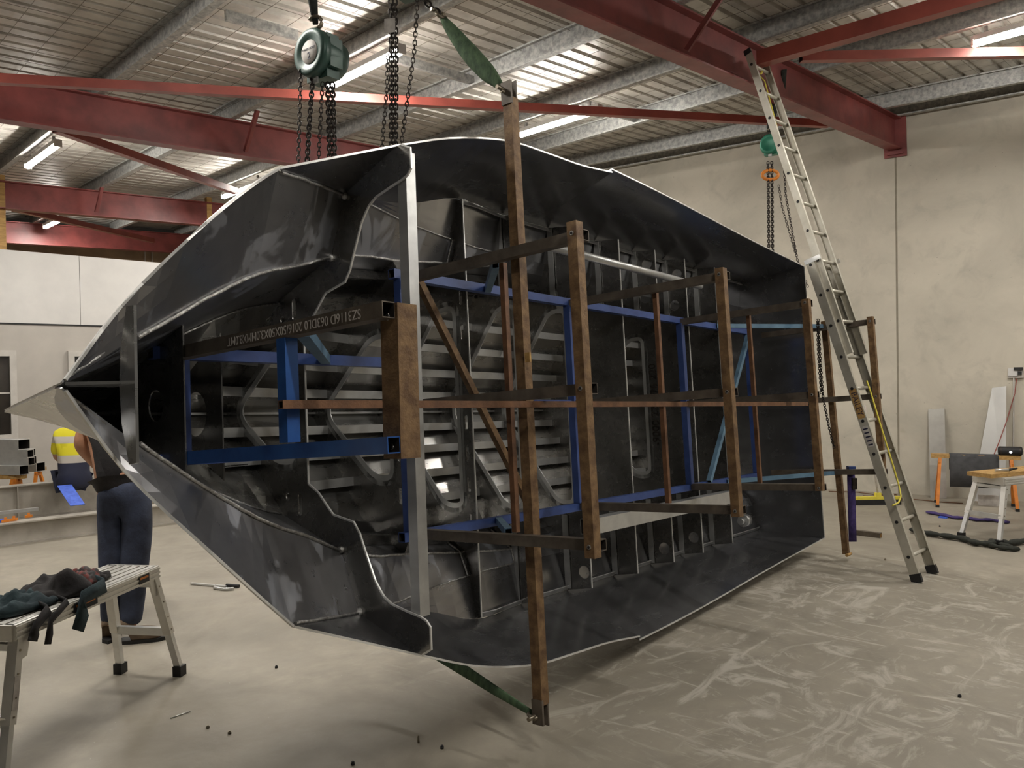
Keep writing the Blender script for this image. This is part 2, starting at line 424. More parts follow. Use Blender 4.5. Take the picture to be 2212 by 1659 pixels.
# --- roof: sheets, purlins, rafters
ceil_ = empty('ceiling', RB + en * (RAF_D + PUR_D)); struct(ceil_)
def roof_xy(q, p, off): return RB + er * q + ep * p + en * off
COVER = 0.762
prof = []
for k in range(4):
    x0 = k * COVER / 4
    prof += [(x0, 0), (x0 + 0.115, 0), (x0 + 0.128, 0.034), (x0 + 0.160, 0.034), (x0 + 0.173, 0)]
prof.append((COVER, 0))
def sheet_mesh():
    m_ = MB(); L0, L1 = -15.0, 0.35
    vs = [er * q + ep * x + en * (z + dz) for dz in (0, 0.004) for q in (L0, L1) for x, z in prof]; n = len(prof); fs = []
    for i in range(n - 1):
        fs.append((i, n + i, n + i + 1, i + 1)); fs.append((2 * n + i + 1, 3 * n + i + 1, 3 * n + i, 2 * n + i))
    m_.add(vs, fs, False); return m_.mesh('roof_sheet')
sm = sheet_mesh(); sm.materials.append(M['zinc'])
p_min, p_max = -9.0, 17.5
k = 0
while p_min + k * COVER < p_max:
    o = bpy.data.objects.new('roof_sheet', sm); COL.objects.link(o); o.parent = ceil_
    o.location = ep * (p_min + k * COVER); k += 1

rafters = []
def ibeam(mb, a, b, d, w, up, tf=0.016, tw=0.012):
    a, b = Vector(a), Vector(b); up = Vector(up)
    mb.bar(a + up * tf / 2, b + up * tf / 2, w, tf, up); mb.bar(a + up * (d - tf / 2), b + up * (d - tf / 2), w, tf, up)
    mb.bar(a + up * d / 2, b + up * d / 2, tw, d - 2 * tf, up); return mb
RAFTERS = [('deep red rafter that the long ladder leans against', [(1200, 37), (1607, 201), (1904, 315)]),
           ('deep red rafter crossing behind the green chain hoist', [(0, 266), (500, 339), (597, 357)]),
           ('deep red rafter above the white office panels, with a timber prop before it', [(14, 455), (427, 488)]),
           ('deep red rafter against the tan end wall', [(14, 528), (334, 544)])]
raf_p = []
for lab, px in RAFTERS:
    P = sum(((roof_pt(u, v, 0) - RB).dot(ep) for u, v in px)) / len(px) - 0.085
    raf_p.append(P)
    base = RB + ep * P
    # end where it meets the side wall
    t = (wallA - base).dot(wn) / er.dot(wn)
    a, b_ = base + er * (t - 13.5), base + er * (t - 0.02)
    t_ = tag(empty('rafter', b_), lab, 'beam', 'red steel rafters')
    m_ = MB(); ibeam(m_, a - b_, b_ - b_, RAF_D, 0.17, en); m_.build('beam', M['red'], t_)
    m_ = MB(); m_.box(wn * 0.012 + en * 0.17, wdir * 0.14, wn * 0.012, en * 0.27); m_.build('end_plate', M['red'], t_)
    m_ = MB(); m_.box(wn * 0.012 - en * 0.06, wdir * 0.10, wn * 0.05, en * 0.012); m_.build('seat_cleat', M['red'], t_)

# purlins, each a galvanised C section laid across the rafters
def purlin_mesh(a, b, lip=0.018):
    m_ = MB(); d = PUR_D; w = 0.075; t = 0.003; pr = [(0, 0), (w, 0), (w, lip), (w - t, lip), (w - t, t), (t, t), (t, d - t), (w - t, d - t), (w - t, d - lip), (w, d - lip), (w, d), (0, d)]
    m_.sweep([a, b], pr, en); return m_
PUR = [('galvanised purlin nearest the green chain hoist, deep in shadow', [(497, 0), (260, 174)]),
       ('galvanised purlin carrying the bright batten beside the hoists', [(1033, 0), (868, 84), (667, 174), (497, 263), (181, 417)]),
       ('galvanised purlin passing above the rusty lifting post', [(1300, 86), (947, 225), (743, 305), (382, 437)]),
       ('galvanised purlin carrying the batten crossed by the red brace', [(1473, 150), (1290, 212), (1091, 276), (1625, 102)]),
       ('galvanised purlin above the right end of the red brace', [(1607, 201), (1449, 250), (1200, 323), (1755, 160)])]
pq = []
for lab, px in PUR:
    q = sum(((roof_pt(u, v, RAF_D) - RB).dot(er) for u, v in px)) / len(px); pq.append(q)
p_end = (backP - RB).dot(ep) - 0.05
extra = [pq[0] - 1.75, pq[0] - 3.5, pq[0] - 5.3]
for i, q in enumerate(pq + extra):
    lab = PUR[i][0] if i < len(PUR) else 'galvanised purlin over the open side of the workshop'
    o = purlin_mesh(roof_xy(q, -8.8, RAF_D) - roof_xy(q, 0, RAF_D), roof_xy(q, p_end, RAF_D) - roof_xy(q, 0, RAF_D)).build('purlin', M['galv'])
    o.location = roof_xy(q, 0, RAF_D); tag(o, lab, 'purlin', 'galvanised roof purlins')
# two purlins follow the skewed side wall
for k, (off, lab) in enumerate(((0.10, 'galvanised eave purlin on top of the concrete wall'), (0.62, 'galvanised purlin just in from the concrete wall'))):
    c = wallA + wn * off; zz = lambda P: Z * roof_z(P, RAF_D)
    a, b_ = c + wdir * -8.8, c + wdir * (tc - 0.2)
    a, b_ = a + zz(a), b_ + zz(b_)
    o = purlin_mesh(a - b_, b_ - b_).build('purlin', M['galv']); o.location = b_
    tag(o, lab, 'purlin', 'galvanised roof purlins')

# bridging channels between purlins
for (u0, v0, u1, v1, lab_) in ((480, 38, 650, 72, 'galvanised bridging channel left of the green hoist'), (865, 122, 1020, 180, 'galvanised bridging channel under the green sling'), (1300, 200, 1335, 275, 'galvanised bridging channel behind the long red brace')):
    a, b_ = roof_pt(u0, v0, RAF_D + 0.08), roof_pt(u1, v1, RAF_D + 0.08)
    c = (a + b_) / 2; L = er * ((b_ - a).dot(er) * 0.5)
    o = MB().bar(-L, L, 0.04, 0.09, en).build('purlin_bridging', M['galv']); o.location = c
    tag(o, lab_, 'bridging', 'roof bridging channels')

# safety mesh lying under the sheets
m_ = MB()
for k in range(40):
    p = -3 + k * 0.33
    m_.bar(roof_xy(-11, p, 0.60), roof_xy(-0.5, p, 0.60), 0.003, 0.003, en)
for k in range(34):
    q = -11 + k * 0.31
    m_.bar(roof_xy(q, -4, 0.602), roof_xy(q, 10.5, 0.602), 0.003, 0.003, en)
o = m_.build('roof_safety_mesh', pm('mesh_wire', srgb(120, 112, 100), None, 9, 0.4, 0.5)); tag(o, 'thin wire safety mesh strung under the roof sheets', 'wire mesh', None, 'stuff')

# red braces
def red_tube(lab, a, b_, w, cat='brace'):
    c = (a + b_) / 2; o = MB().shs(a - c, b_ - c, w, w, 0.006, en).build('roof_brace', [M['red_light'], M['tube_in']]); o.location = c
    return tag(o, lab, cat, 'red roof braces')
red_tube('long red square brace running behind the rusty lifting post', roof_pt(-60, 168, 0.16), roof_pt(1790, 268, 0.16), 0.085)
red_tube('red brace slanting from the second rafter down to a bright batten', roof_pt(120, 277, 0.10), roof_pt(508, 413, 0.10), 0.09)
red_tube('red brace in the far bay above the office', roof_pt(30, 450, 0.1), roof_pt(330, 520, 0.1), 0.09)
red_tube('stout red brace leaving the rafter beside the ladder head', roof_pt(1640, 128, 0.18), roof_pt(1640, 128, 0.18) + (roof_pt(2260, -50, 0.18) - roof_pt(1640, 128, 0.18)).normalized() * 6.6, 0.13)
red_tube('slim red brace running level from the ladder head along the wall bay', roof_pt(1730, 124, 0.18), roof_pt(1730, 124, 0.18) + (roof_pt(2290, 112, 0.18) - roof_pt(1730, 124, 0.18)).normalized() * 6.4, 0.085)
for i, (a, b_, lab) in enumerate((((527, 327), (553, 238), 'red fly brace on the rafter behind the green hoist'), ((1482, 108), (1560, -12), 'red fly brace bolted to the rafter near the ladder head'), ((205, 458), (218, 402), 'red fly brace on the rafter over the office'))):
    A, B_ = roof_pt(a[0], a[1], 0.04), roof_pt(b_[0], b_[1], RAF_D + 0.02); c = (A + B_) / 2
    m_ = MB(); m_.bar(A - c, B_ - c, 0.05, 0.006, er); m_.bar(A - c + er * 0.025, B_ - c + er * 0.025, 0.006, 0.05, er)
    o = m_.build('fly_brace', M['red']); o.location = c; tag(o, lab, 'brace', 'red fly braces')

# --- fluorescent battens
M['tube_on'] = emit('lit_tube', LAMP_COL, 115.0)
def batten(c, L, lab, real=True):
    t = tag(empty('batten_light', c), lab, 'light', 'fluorescent battens under the roof')
    MB().bar(-ep * L / 2, ep * L / 2, 0.07, 0.05, en).build('housing', M['frame_paint'], t)
    for s in (-0.5, 0.5):
        MB().bar(ep * (s * L) - en * 0.03, ep * (s * L + (0.02 if s > 0 else -0.02)) - en * 0.03, 0.09, 0.09, en).build('end_cap', M['frame_paint'], t)
    for s in (-0.5, 0.5):
        MB().bar(ep * (s * L * 0.8) + en * 0.055, ep * (s * L * 0.8 + 0.03) + en * 0.055, 0.03, 0.06, en).build('bracket', M['galv'], t)
    MB().cyl(-ep * (L / 2 - 0.01) - en * 0.055, ep * (L / 2 - 0.01) - en * 0.055, 0.028, None, 10).build('tube', M['tube_on'], t)
    ld = bpy.data.lights.new('batten_lamp', 'AREA'); ld.shape = 'RECTANGLE'; ld.size = L; ld.size_y = 0.08; ld.energy = LAMP_W; ld.color = LAMP_COL
    lo = bpy.data.objects.new('batten_lamp', ld); COL.objects.link(lo)
    lo.matrix_world = frame_mat(c - en * 0.095, ep, er if ep.cross(er).dot(en) > 0 else -er, en); return t
for a, b_, lab in (((22, 348), (97, 300), 'lit batten beside a tall timber prop'), ((474, 424), (559, 378), 'lit batten half hidden behind the top of the hull'),
                   ((718, 178), (868, 100), 'lit batten between the green hoist and the middle chains'), ((1122, 283), (1285, 226), 'lit batten crossed by the long red brace'),
                   ((2172, 66), (2345, 12), 'lit batten in the bay over the concrete wall'), ((58, 482), (110, 464), 'small far lit batten over the office')):
    A, B_ = roof_pt(a[0], a[1], RAF_D - 0.085), roof_pt(b_[0], b_[1], RAF_D - 0.085)
    c = (A + B_) / 2; L = max(1.15, min(1.35, (B_ - A).length))
    q_ = (c - RB).dot(er); qn = min(pq + extra, key=lambda x: abs(x + .037 - q_))
    if abs(qn + .037 - q_) < .3: c = c + er * (qn + .037 - q_)
    batten(c, L, lab)
for q, p in ((pq[0] - 1.71, 1.0), (pq[0] - 1.71, -4.4), (pq[2] + .04, -3.7), (pq[0] - 3.46, 4.0), (pq[4] + .04, -6.6)):
    batten(roof_xy(q, p, RAF_D - 0.085), 1.25, 'lit batten in the bays over the camera side of the workshop')

# --- office partition on the left: grey wall, white boards above
offA = at(30, 541, 12.0); topz = offA.z; offA = Vector((offA.x, offA.y, 0))
on_ = Vector((erh.y, -erh.x, 0))
if on_.dot(CAM - offA) < 0: on_ = -on_
def off(u, v): return on_plane(u, v, offA, on_)
def off_t(P): return (P - offA).dot(erh)
wl = empty('wall_left', offA); struct(wl)
t0, t1 = -7.0, (cornerP - offA).dot(erh) - 0.6
zb = off(100, 701).z
m_ = MB(); m_.box(erh * ((t0 + t1) / 2) + Z * (zb / 2) - on_ * 0.06, erh * ((t1 - t0) / 2), on_ * 0.06, Z * (zb / 2)); m_.build('lower_wall', M['grey_paint'], wl)
m_ = MB(); m_.box(erh * ((t0 + t1) / 2) + Z * ((zb + topz) / 2) - on_ * 0.07, erh * ((t1 - t0) / 2), on_ * 0.05, Z * ((topz - zb) / 2)); m_.build('backing', M['grey_paint'], wl)
tj = off_t(off(172, 620)); xs = [t0] + [tj - 2.44 * i for i in (2, 1, 0)] + [tj + 2.44 * i for i in (1, 2)]
xs = [x for x in xs if t0 <= x < t1] + [t1]
for i in range(len(xs) - 1):
    a, b_ = xs[i] + 0.004, xs[i + 1] - 0.004
    m_ = MB(); m_.box(erh * ((a + b_) / 2) + Z * ((zb + 0.012 + topz) / 2), erh * ((b_ - a) / 2), on_ * 0.012, Z * ((topz - zb - 0.012) / 2)); m_.build('white_board', M['white_paint'], wl)
m_ = MB(); m_.bar(erh * t0 + Z * zb, erh * t1 + Z * zb, 0.03, 0.02); m_.build('dark_strip', M['black'], wl)  # thin black strip along the lower edge of the white boards
for i, (ua, ub) in enumerate(((-75, 33), (145, 255))):
    A, B_ = off_t(off(ua, 760)), off_t(off(ub, 760)); zt = off(33, 757).z
    wn_ = struct(empty('window_%d' % (i + 1), offA + erh * ((A + B_) / 2) + on_ * 0.01)); hw = (B_ - A) / 2; z0 = 0.85
    m_ = MB()
    for s in (-1, 1): m_.box(erh * (s * (hw - 0.045)) + Z * ((z0 + zt) / 2) + on_ * 0.02, erh * 0.045, on_ * 0.03, Z * ((zt - z0) / 2))
    m_.box(Z * (zt - 0.045) + on_ * 0.02, erh * (hw - 0.09), on_ * 0.03, Z * 0.045); m_.box(Z * (z0 + 0.045) + on_ * 0.02, erh * (hw - 0.09), on_ * 0.03, Z * 0.045)
    m_.build('window_frame', M['frame_paint'], wn_)
    m_ = MB(); m_.box(Z * ((z0 + zt) / 2) + on_ * 0.004, erh * (hw - 0.09), on_ * 0.003, Z * ((zt - z0) / 2 - 0.09)); m_.build('pane', M['glass_dark'], wn_)
    m_ = MB(); m_.box(Z * (z0 + 0.72) + on_ * 0.012, erh * (hw - 0.09), on_ * 0.008, Z * 0.012); m_.build('transom_bar', M['frame_paint'], wn_)
# timber props standing on the partition
for u, vb, lab in ((7, 536, 'timber prop beside a lit batten, standing on the office wall'), (453, 470, 'timber prop half hidden behind the hull')):
    P = off(u, vb); P = Vector((P.x, P.y, topz)) - on_ * 0.05; top = roof_z(P, RAF_D + 0.1)
    o = MB().abox((-0.045, -0.045, 0), (0.045, 0.045, top - topz)).build('timber_prop', M['timber']); o.location = P; tag(o, lab, 'post', 'timber props on the office wall')
# conduits on the end wall
for u, lab in ((312, 'thin pale conduit dropping down the end wall'), (333, 'bent pale conduit dropping down the end wall beside a rafter end')):
    P = on_plane(u, 545, cornerP, bn) - out * 0.03; m_ = MB()
    m_.tube([Z * 0.4, Z * 0.3, Z * -0.6] if u < 320 else [Z * 0.35 + erh * 0.03, Z * 0.1 + erh * 0.02, Z * 0.0 - erh * 0.06, Z * -0.6 - erh * 0.06], 0.014, 8)
    o = m_.build('conduit', M['frame_paint']); o.location = P; tag(o, lab, 'conduit')

# ================================================================== THE BOAT HULL, hung on its side
# hull frame: x runs to the stern, y across the beam (upwards in the room), z from keel to deck (towards the camera)
_Ls = ray(2539, 869).normalized()
_Ni = ray(-900, 1040); _Ni = (_Ni - _Ls * _Ni.dot(_Ls)).normalized()
_B = _Ls.cross(_Ni)
HP0 = at(847, 820, 2.35)
HM = frame_mat(HP0, _Ls, _B, -_Ni)
def Hw(s, y, z): return HM @ Vector((s, y, z))
def hpl(u, v, k, val):
    d = ray(u, v); ax = {'s': _Ls, 'y': _B, 'z': -_Ni}[k]
    t = (val - (CAM - HP0).dot(ax)) / d.dot(ax); return HM.inverted() @ (CAM + d * t)

def crv(tab):
    S = [t[0] for t in tab]
    def f(s):
        if s <= S[0]: return tab[0][1:]
        if s >= S[-1]: return tab[-1][1:]
        i = max(k for k in range(len(S) - 1) if S[k] <= s); h = S[i + 1] - S[i]; t = (s - S[i]) / h; out = []
        for c in (1, 2):
            p1, p2 = tab[i][c], tab[i + 1][c]
            m1 = (p2 - tab[i - 1][c]) / (S[i + 1] - S[i - 1]) * h if i > 0 else (p2 - p1)
            m2 = (tab[i + 2][c] - p1) / (S[i + 2] - S[i]) * h if i + 2 < len(S) else (p2 - p1)
            out.append((2 * t**3 - 3 * t * t + 1) * p1 + (t**3 - 2 * t * t + t) * m1 + (-2 * t**3 + 3 * t * t) * p2 + (t**3 - t * t) * m2)
        return tuple(out)
    return f
SH_F = crv([(-.78, 0, -.376), (-.6, .233, -.43), (-.4, .472, -.36), (-.2, .65, -.42), (0, .793, -.555)])
SH_A = crv([(0, .793, -.555), (.3, .915, -.56), (.62, 1.046, -.58), (1.0, 1.191, -.64), (1.4, 1.287, -.66), (1.8, 1.335, -.71), (2.2, 1.38, -.77), (2.6, 1.44, -.81)])
SH_B = crv([(2.6, 1.462, -.815), (3.2, 1.462, -.85), (3.8, 1.436, -.86), (4.4, 1.397, -.86), (5.0, 1.355, -.85), (5.95, 1.288, -.82)])
def sheer(s): return SH_F(s) if s < 0 else (SH_A(s) if s < 2.6 else SH_B(s))
base_l = crv([(0, .79, -.56), (.3, .85, -.74), (.58, .91, -.93), (1.165, 1.04, -1.16), (1.68, 1.2, -1.29), (2.22, 1.235, -1.42), (2.76, 1.25, -1.46), (5.95, 1.24, -1.46)])
kn_l = crv([(0, .789, -.562), (.3, .849, -.742), (.58, .909, -.932), (.9, .95, -1.09), (1.165, .958, -1.2), (1.68, .965, -1.335), (2.22, .985, -1.45), (2.76, 1.0, -1.5), (5.95, 1.0, -1.5)])
ch_l = crv([(-.78, 0, -.39), (-.66, .075, -.45), (-.526, .156, -.518), (-.4, .228, -.576), (-.185, .353, -.654), (.017, .454, -.73), (.3, .55, -.88), (.58, .655, -1.04), (.9, .735, -1.2), (1.165, .768, -1.29), (1.68, .84, -1.385), (2.22, .9, -1.47), (2.76, .92, -1.53), (5.95, .92, -1.53)])
bi_l = crv([(-.78, 0, -.40), (-.66, .022, -.75), (-.526, .07, -1.0), (-.4, .12, -1.12), (-.2, .2, -1.2), (0, .3, -1.25), (.27, .424, -1.32), (.58, .51, -1.47), (1.165, .62, -1.6), (1.68, .7, -1.66), (2.22, .74, -1.7), (3, .76, -1.72), (5.95, .76, -1.72)])
ke_l = crv([(-.78, 0, -.405), (-.7, 0, -.81), (-.62, 0, -1.22), (-.565, 0, -1.50), (-.53, 0, -1.61), (-.45, 0, -1.71), (-.2, 0, -1.82), (0, 0, -1.89), (.58, 0, -2.0), (1.165, 0, -2.05), (2.2, 0, -2.08), (5.95, 0, -2.06)])
def front(s): return SH_F(s) if s < 0 else kn_l(s)          # upper edge of the bow plates

hull = tag(empty('boat_hull', mat=HM), 'bare aluminium boat hull hung on its side, open deck facing out', 'boat')
def hp(mb, name, mat, fix=False): return mb.build(name, mat, hull, fix)
def frange(a, b, n): return [a + (b - a) * i / n for i in range(n + 1)]
def shell(la, lb, sts, side, t=0.005, inset=0.0, nt=3):
    rows = []
    for s in sts:
        a, b = la(s), lb(s); rows.append([Vector((s, side * (a[0] + (b[0] - a[0]) * k / nt), a[1] + (b[1] - a[1]) * k / nt)) for k in range(nt + 1)])
    n, m = len(rows), nt + 1
    nr = []
    for i in range(n):
        for j in range(m):
            du = rows[min(i + 1, n - 1)][j] - rows[max(i - 1, 0)][j]; dv = rows[i][min(j + 1, m - 1)] - rows[i][max(j - 1, 0)]
            q = du.cross(dv); q = q.normalized() if q.length > 1e-9 else Vector((0, 1, 0)); nr.append(q)
    V = [v for r in rows for v in r]; N = len(V)
    # make the offset point outwards (away from the centre line / deck)
    c = sum(((nr[i].y * side + -0.3 * nr[i].z) for i in range(N)))
    sg = 1 if c > 0 else -1
    vs = V + [V[i] + nr[i] * (sg * t) for i in range(N)]
    fs = []
    for i in range(n - 1):
        for j in range(m - 1):
            a, b, c_, d = i * m + j, i * m + j + 1, (i + 1) * m + j + 1, (i + 1) * m + j
            fs.append((a, b, c_, d)); fs.append((N + d, N + c_, N + b, N + a))
        fs.append((i * m, (i + 1) * m, N + (i + 1) * m, N + i * m)); j = m - 1
        fs.append((i * m + j, N + i * m + j, N + (i + 1) * m + j, (i + 1) * m + j))
    for j in range(m - 1):
        fs.append((j, N + j, N + j + 1, j + 1)); k = (n - 1) * m
        fs.append((k + j, k + j + 1, N + k + j + 1, N + k + j))
    mb = MB(); mb.add(vs, fs, False); return mb
SF = frange(-.775, 0, 14); SFA = SF[:-1] + frange(0, 1.68, 12); SA = frange(0, 2.6, 22); SB = frange(2.6, 5.95, 24); SALL = SF[:-1] + frange(0, 5.95, 40)
for sd in (1, -1):
    m_ = shell(sheer, base_l, SA[:-1] + [2.5995] + SB, sd); o = hp(m_, 'side_plate', M['plate'], True)
    o['label'] = 'tall plain side plate of the hull'
    m_ = shell(front, ch_l, SFA + frange(1.68, 5.95, 20)[1:], sd); hp(m_, 'bow_flare_plate', M['plate_patch'], True)
    m_ = shell(base_l, kn_l, frange(.58, 5.95, 30), sd); hp(m_, 'chine_flat', M['plate'], True)
    m_ = shell(ch_l, bi_l, SALL, sd); hp(m_, 'lower_side_plate', M['plate_patch'], True)
    m_ = shell(bi_l, ke_l, SALL, sd); hp(m_, 'bottom_plate', M['plate_light'], True)
m_ = MB(); m_.sweep([(s, 0, ke_l(s)[1] + 0.012) for s in frange(-.45, 5.93, 40)], [(-.006, -.03), (.006, -.03), (.006, .03), (-.006, .03)]); hp(m_, 'keel_bar', M['alu_bright'])

# transverse frames
def section(s, wing=False):
    pts = [ch_l(s), bi_l(s)]
    return pts
def sym(half):  # half from top centreline outwards list of (y,z), y>0 -> full closed loop
    return half + [(-y, z) for y, z in reversed(half) if abs(y) > 1e-6]
def rim_loop(yr, za, zt, r=0.085):
    return rounded([(0, za), (yr, zt - 0.16), (yr, zt), (-yr, zt), (-yr, zt - 0.16)], [0.16, r, r * 0.8, r * 0.8, r], 5)
def slot(y, z, w=0.022, l=0.085): return rounded([(y - l / 2, z - w / 2), (y + l / 2, z - w / 2), (y + l / 2, z + w / 2), (y - l / 2, z + w / 2)], w * 0.49, 3)
def frame(s, outer, holes, name='frame', rims=(), mat='plate_mid'):
    m_ = MB(); m_.plate([outer] + holes, lambda y, z: (s, y, z), (1, 0, 0), 0.006); o = hp(m_, name, M[mat])
    for lp in rims:
        q = MB(); q.sweep([(s, y, z) for y, z in lp], [(-.028, -.003), (.028, -.003), (.028, .003), (-.028, .003)], up=(1, 0, 0), closed=True)
        # profile: width along s
        b = q.build('rim_bar', M['alu_bright'], o)
    return o
def sec_half(s, inner):
    """frame outline, half: inner edge points first (from centre), then plating down to the keel"""
    b, k, c, i_, e = base_l(s), kn_l(s), ch_l(s), bi_l(s), ke_l(s); g = 0.004
    return b, k, c, i_, e
# wing frame
sW = .58; b, k, c, i_, e = sec_half(sW, 0)
wing_in = [(.36, -1.268), (.40, -1.195), (.47, -1.12), (.496, -1.09), (.523, -.95), (.57, -.912), (.635, -.883), (.76, -.822), (.80, -.79), (.823, -.768), (.849, -.72), (.868, -.63), (.882, -.55), (.893, -.52), (.915, -.498), (1.0, -.498), (1.028, -.55)]
half = wing_in + [(1.028, -.585), (k[0], k[1]), (c[0], c[1]), (i_[0], i_[1]), (0.0, e[1])]
full = half + [(-y, z) for y, z in reversed(half[:-1])]
rW = rim_loop(.27, -1.90, -1.36, .07)
oW = frame(sW, full, [rW, slot(.455, -1.335, .03, .1), slot(-.455, -1.335, .03, .1), circle(.42, -1.43, .018, 12), circle(-.42, -1.43, .018, 12)], 'wing_frame', [rW]); oW['label'] = 'curved wing frame plate reaching both gunwales'
def plain(s, ytop, holes, rims, nm='frame', full_w=True, zi=-1.255, mat='plate_mid'):
    b, k, c, i_, e = sec_half(s, 0)
    h_ = [(0.0, zi), (ytop, zi)]
    if full_w: h_ += [(b[0] - .002, min(b[1], zi - .01)), (k[0], k[1]), (c[0], c[1])]
    else: h_ += [(c[0], c[1])]
    h_ += [(i_[0], i_[1]), (0.0, e[1] + .002)]
    fl = h_[1:] + [(-y, z) for y, z in reversed(h_[1:-1])]
    return frame(s, fl, holes, nm, rims, mat)
r2 = rim_loop(.39, -1.96, -1.345); plain(1.165, .70, [r2] + [slot(y, -1.30) for y in (.47, .25, -.25, -.47)], [r2], full_w=False)
r3 = rim_loop(.585, -1.98, -1.345); plain(1.68, 1.19, [r3] + [slot(y, -1.30) for y in (.62, .42, -.1, -.28, -.45, -.66)], [r3])
r4_ = rim_loop(.65, -1.99, -1.345); plain(2.22, 1.19, [r4_] + [slot(y, -1.30) for y in (.74, -.74)], [r4_])
r5 = rim_loop(.67, -1.99, -1.345); plain(2.76, 1.22, [r5, circle(1.12, -1.31, .043, 18), circle(-1.12, -1.31, .043, 18)], [r5])
plain(3.34, 1.22, [], [], 'bulkhead')
r7 = rim_loop(.55, -1.95, -1.40); o7 = plain(3.87, 1.22, [r7] + [circle(s_ * y, z, .045, 18) for s_ in (1, -1) for y, z in ((1.12, -1.33),)] + [circle(.86, -1.36, .05, 18)], [r7], 'bulkhead')
for s_, hl in ((4.36, [(1.1, -1.33), (.84, -1.37)]), (4.92, [])):
    plain(s_, 1.22, [circle(y, z, .045, 18) for y, z in hl] + [circle(-y, z, .045, 18) for y, z in hl[:1]], [])
# forward bulkheads with round holes
for s_, zi, hz, hr, dy in ((-.12, -1.03, -1.256, .062, 0.0), (.2, -1.33, -1.56, .10, -.02)):
    b, k, c, i_, e = sec_half(s_, 0); i_ = bi_l(s_); c = ch_l(s_); e = ke_l(s_)
    tt = (zi - c[1]) / (i_[1] - c[1]); yt = c[0] + (i_[0] - c[0]) * tt
    h_ = [(yt, zi), (i_[0], i_[1]), (0.0, e[1])] if tt < 1 else [(i_[0] * .8, zi), (0.0, e[1])]
    fl = h_ + [(-y, z) for y, z in reversed(h_[:-1])]
    frame(s_, fl, [circle(dy, hz, hr, 24)], 'bow_bulkhead')
# transom
b, k, c, i_, e = sec_half(5.95, 0); sh = sheer(5.95)
h_ = [(sh[0], sh[1]), (b[0], b[1]), (k[0], k[1]), (c[0], c[1]), (i_[0], i_[1]), (0.0, e[1])]
fl = h_ + [(-y, z) for y, z in reversed(h_[:-1])]
frame(5.95, fl, [], 'transom', (), 'plate')
# longitudinals on the bottom
def bot_z(s, y):
    i_, e = bi_l(s), ke_l(s); return e[1] + (i_[1] - e[1]) * min(1, abs(y) / max(i_[0], 1e-3))
for sd in (1, -1):
    for y, s0 in ((.12, -.1), (.26, .25), (.41, .6), (.56, 1.2)):
        st = frange(s0, 5.9, 24)
        m_ = MB(); m_.sweep([(s, sd * y, bot_z(s, y) + .03) for s in st], [(-.003, -.035), (.003, -.035), (.003, .035), (-.003, .035)])
        o = hp(m_, 'stringer', M['plate_mid'])
        q = MB(); q.sweep([(s, sd * (y - .018), bot_z(s, y) + .066) for s in st], [(-.024, -.003), (.024, -.003), (.024, .003), (-.024, .003)]); q.build('flange', M['alu_bright'], o)
    # stringers on the lower side plate
    for f_, s0 in ((.3, .62), (.7, .62)):
        st = frange(s0, 5.9, 24)
        def lp(s, f_=f_): a, b_ = ch_l(s), bi_l(s); return (a[0] + (b_[0] - a[0]) * f_, a[1] + (b_[1] - a[1]) * f_)
        m_ = MB(); m_.sweep([(s, sd * (lp(s)[0] - .03), lp(s)[1] + .02) for s in st], [(-.004, -.03), (.004, -.03), (.004, .03), (-.004, .03)], up=(0, sd * -.8, .6)); hp(m_, 'side_stringer', M['plate_mid'])
    # chine strip at the foot of the side plate
    st = frange(1.68, 5.92, 24)
    m_ = MB(); m_.sweep([(s, sd * (base_l(s)[0] - .02), base_l(s)[1] + .015) for s in st], [(-.003, -.022), (.003, -.022), (.003, .022), (-.003, .022)], up=(0, sd * -.5, .5)); hp(m_, 'chine_strip', M['alu_bar'])
    # rib flat bars between the frames
    for s_ in (2.22, 2.76, 3.34, 3.87, 4.36, 4.92):
        m_ = MB(); m_.bar((s_ - .012, sd * .74, -1.44), (s_ - .012, sd * 1.235, -1.44), .045, .006, (1, 0, 0)); hp(m_, 'rib_bar', M['alu_bar'])
# bottom side: box rail on the ribs; top side: round pipe
m_ = MB(); m_.shs((2.64, -.80, -1.185), (4.8, -.80, -1.185), .1, .1, .004); o = hp(m_, 'box_rail', [M['alu_bright'], M['tube_in']]); o['label'] = 'bright square box rail along the lower ribs'
m_ = MB(); m_.cyl((2.25, .965, -1.08), (4.35, .965, -1.12), .027, None, 16); o = hp(m_, 'side_pipe', M['alu_bar']); o['label'] = 'round pipe along the upper ribs'
# small pipe stub near the stern on the lower side
a = hpl(1607, 1125, 's', 5.3)
m_ = MB(); m_.cyl((5.28, a.y, a.z), (5.36, a.y, a.z), .055, None, 16); m_.cyl((5.22, a.y, a.z), (5.28, a.y, a.z), .028, None, 12); hp(m_, 'pipe_fitting', M['alu_bright'])

# upright aluminium bar bridging the two wings
m_ = MB(); m_.shs((.612, -.885, -.585), (.612, 1.0, -.56), .052, .052, .004, (0, 0, 1)); o = hp(m_, 'spreader_bar', [M['alu_bar'], M['tube_in']]); o['label'] = 'pale aluminium bar bridging the two gunwales'
# bow: breast plate, centre rib
m_ = MB(); m_.plate([[(.208, -.292), (.212, -.335), (.1, -.375), (0, -.385), (-.1, -.375), (-.212, -.335), (-.208, -.292)]], lambda y, z: (-.628, y, z), (1, 0, 0), .008); hp(m_, 'breast_plate', M['plate_light'])
m_ = MB(); m_.plate([[(-.772, -.372), (-.632, -.292), (-.632, -.42), (-.75, -.42)]], lambda s, z: (s, 0.004, z), (0, 1, 0), .008); hp(m_, 'centre_rib', M['plate_light'])
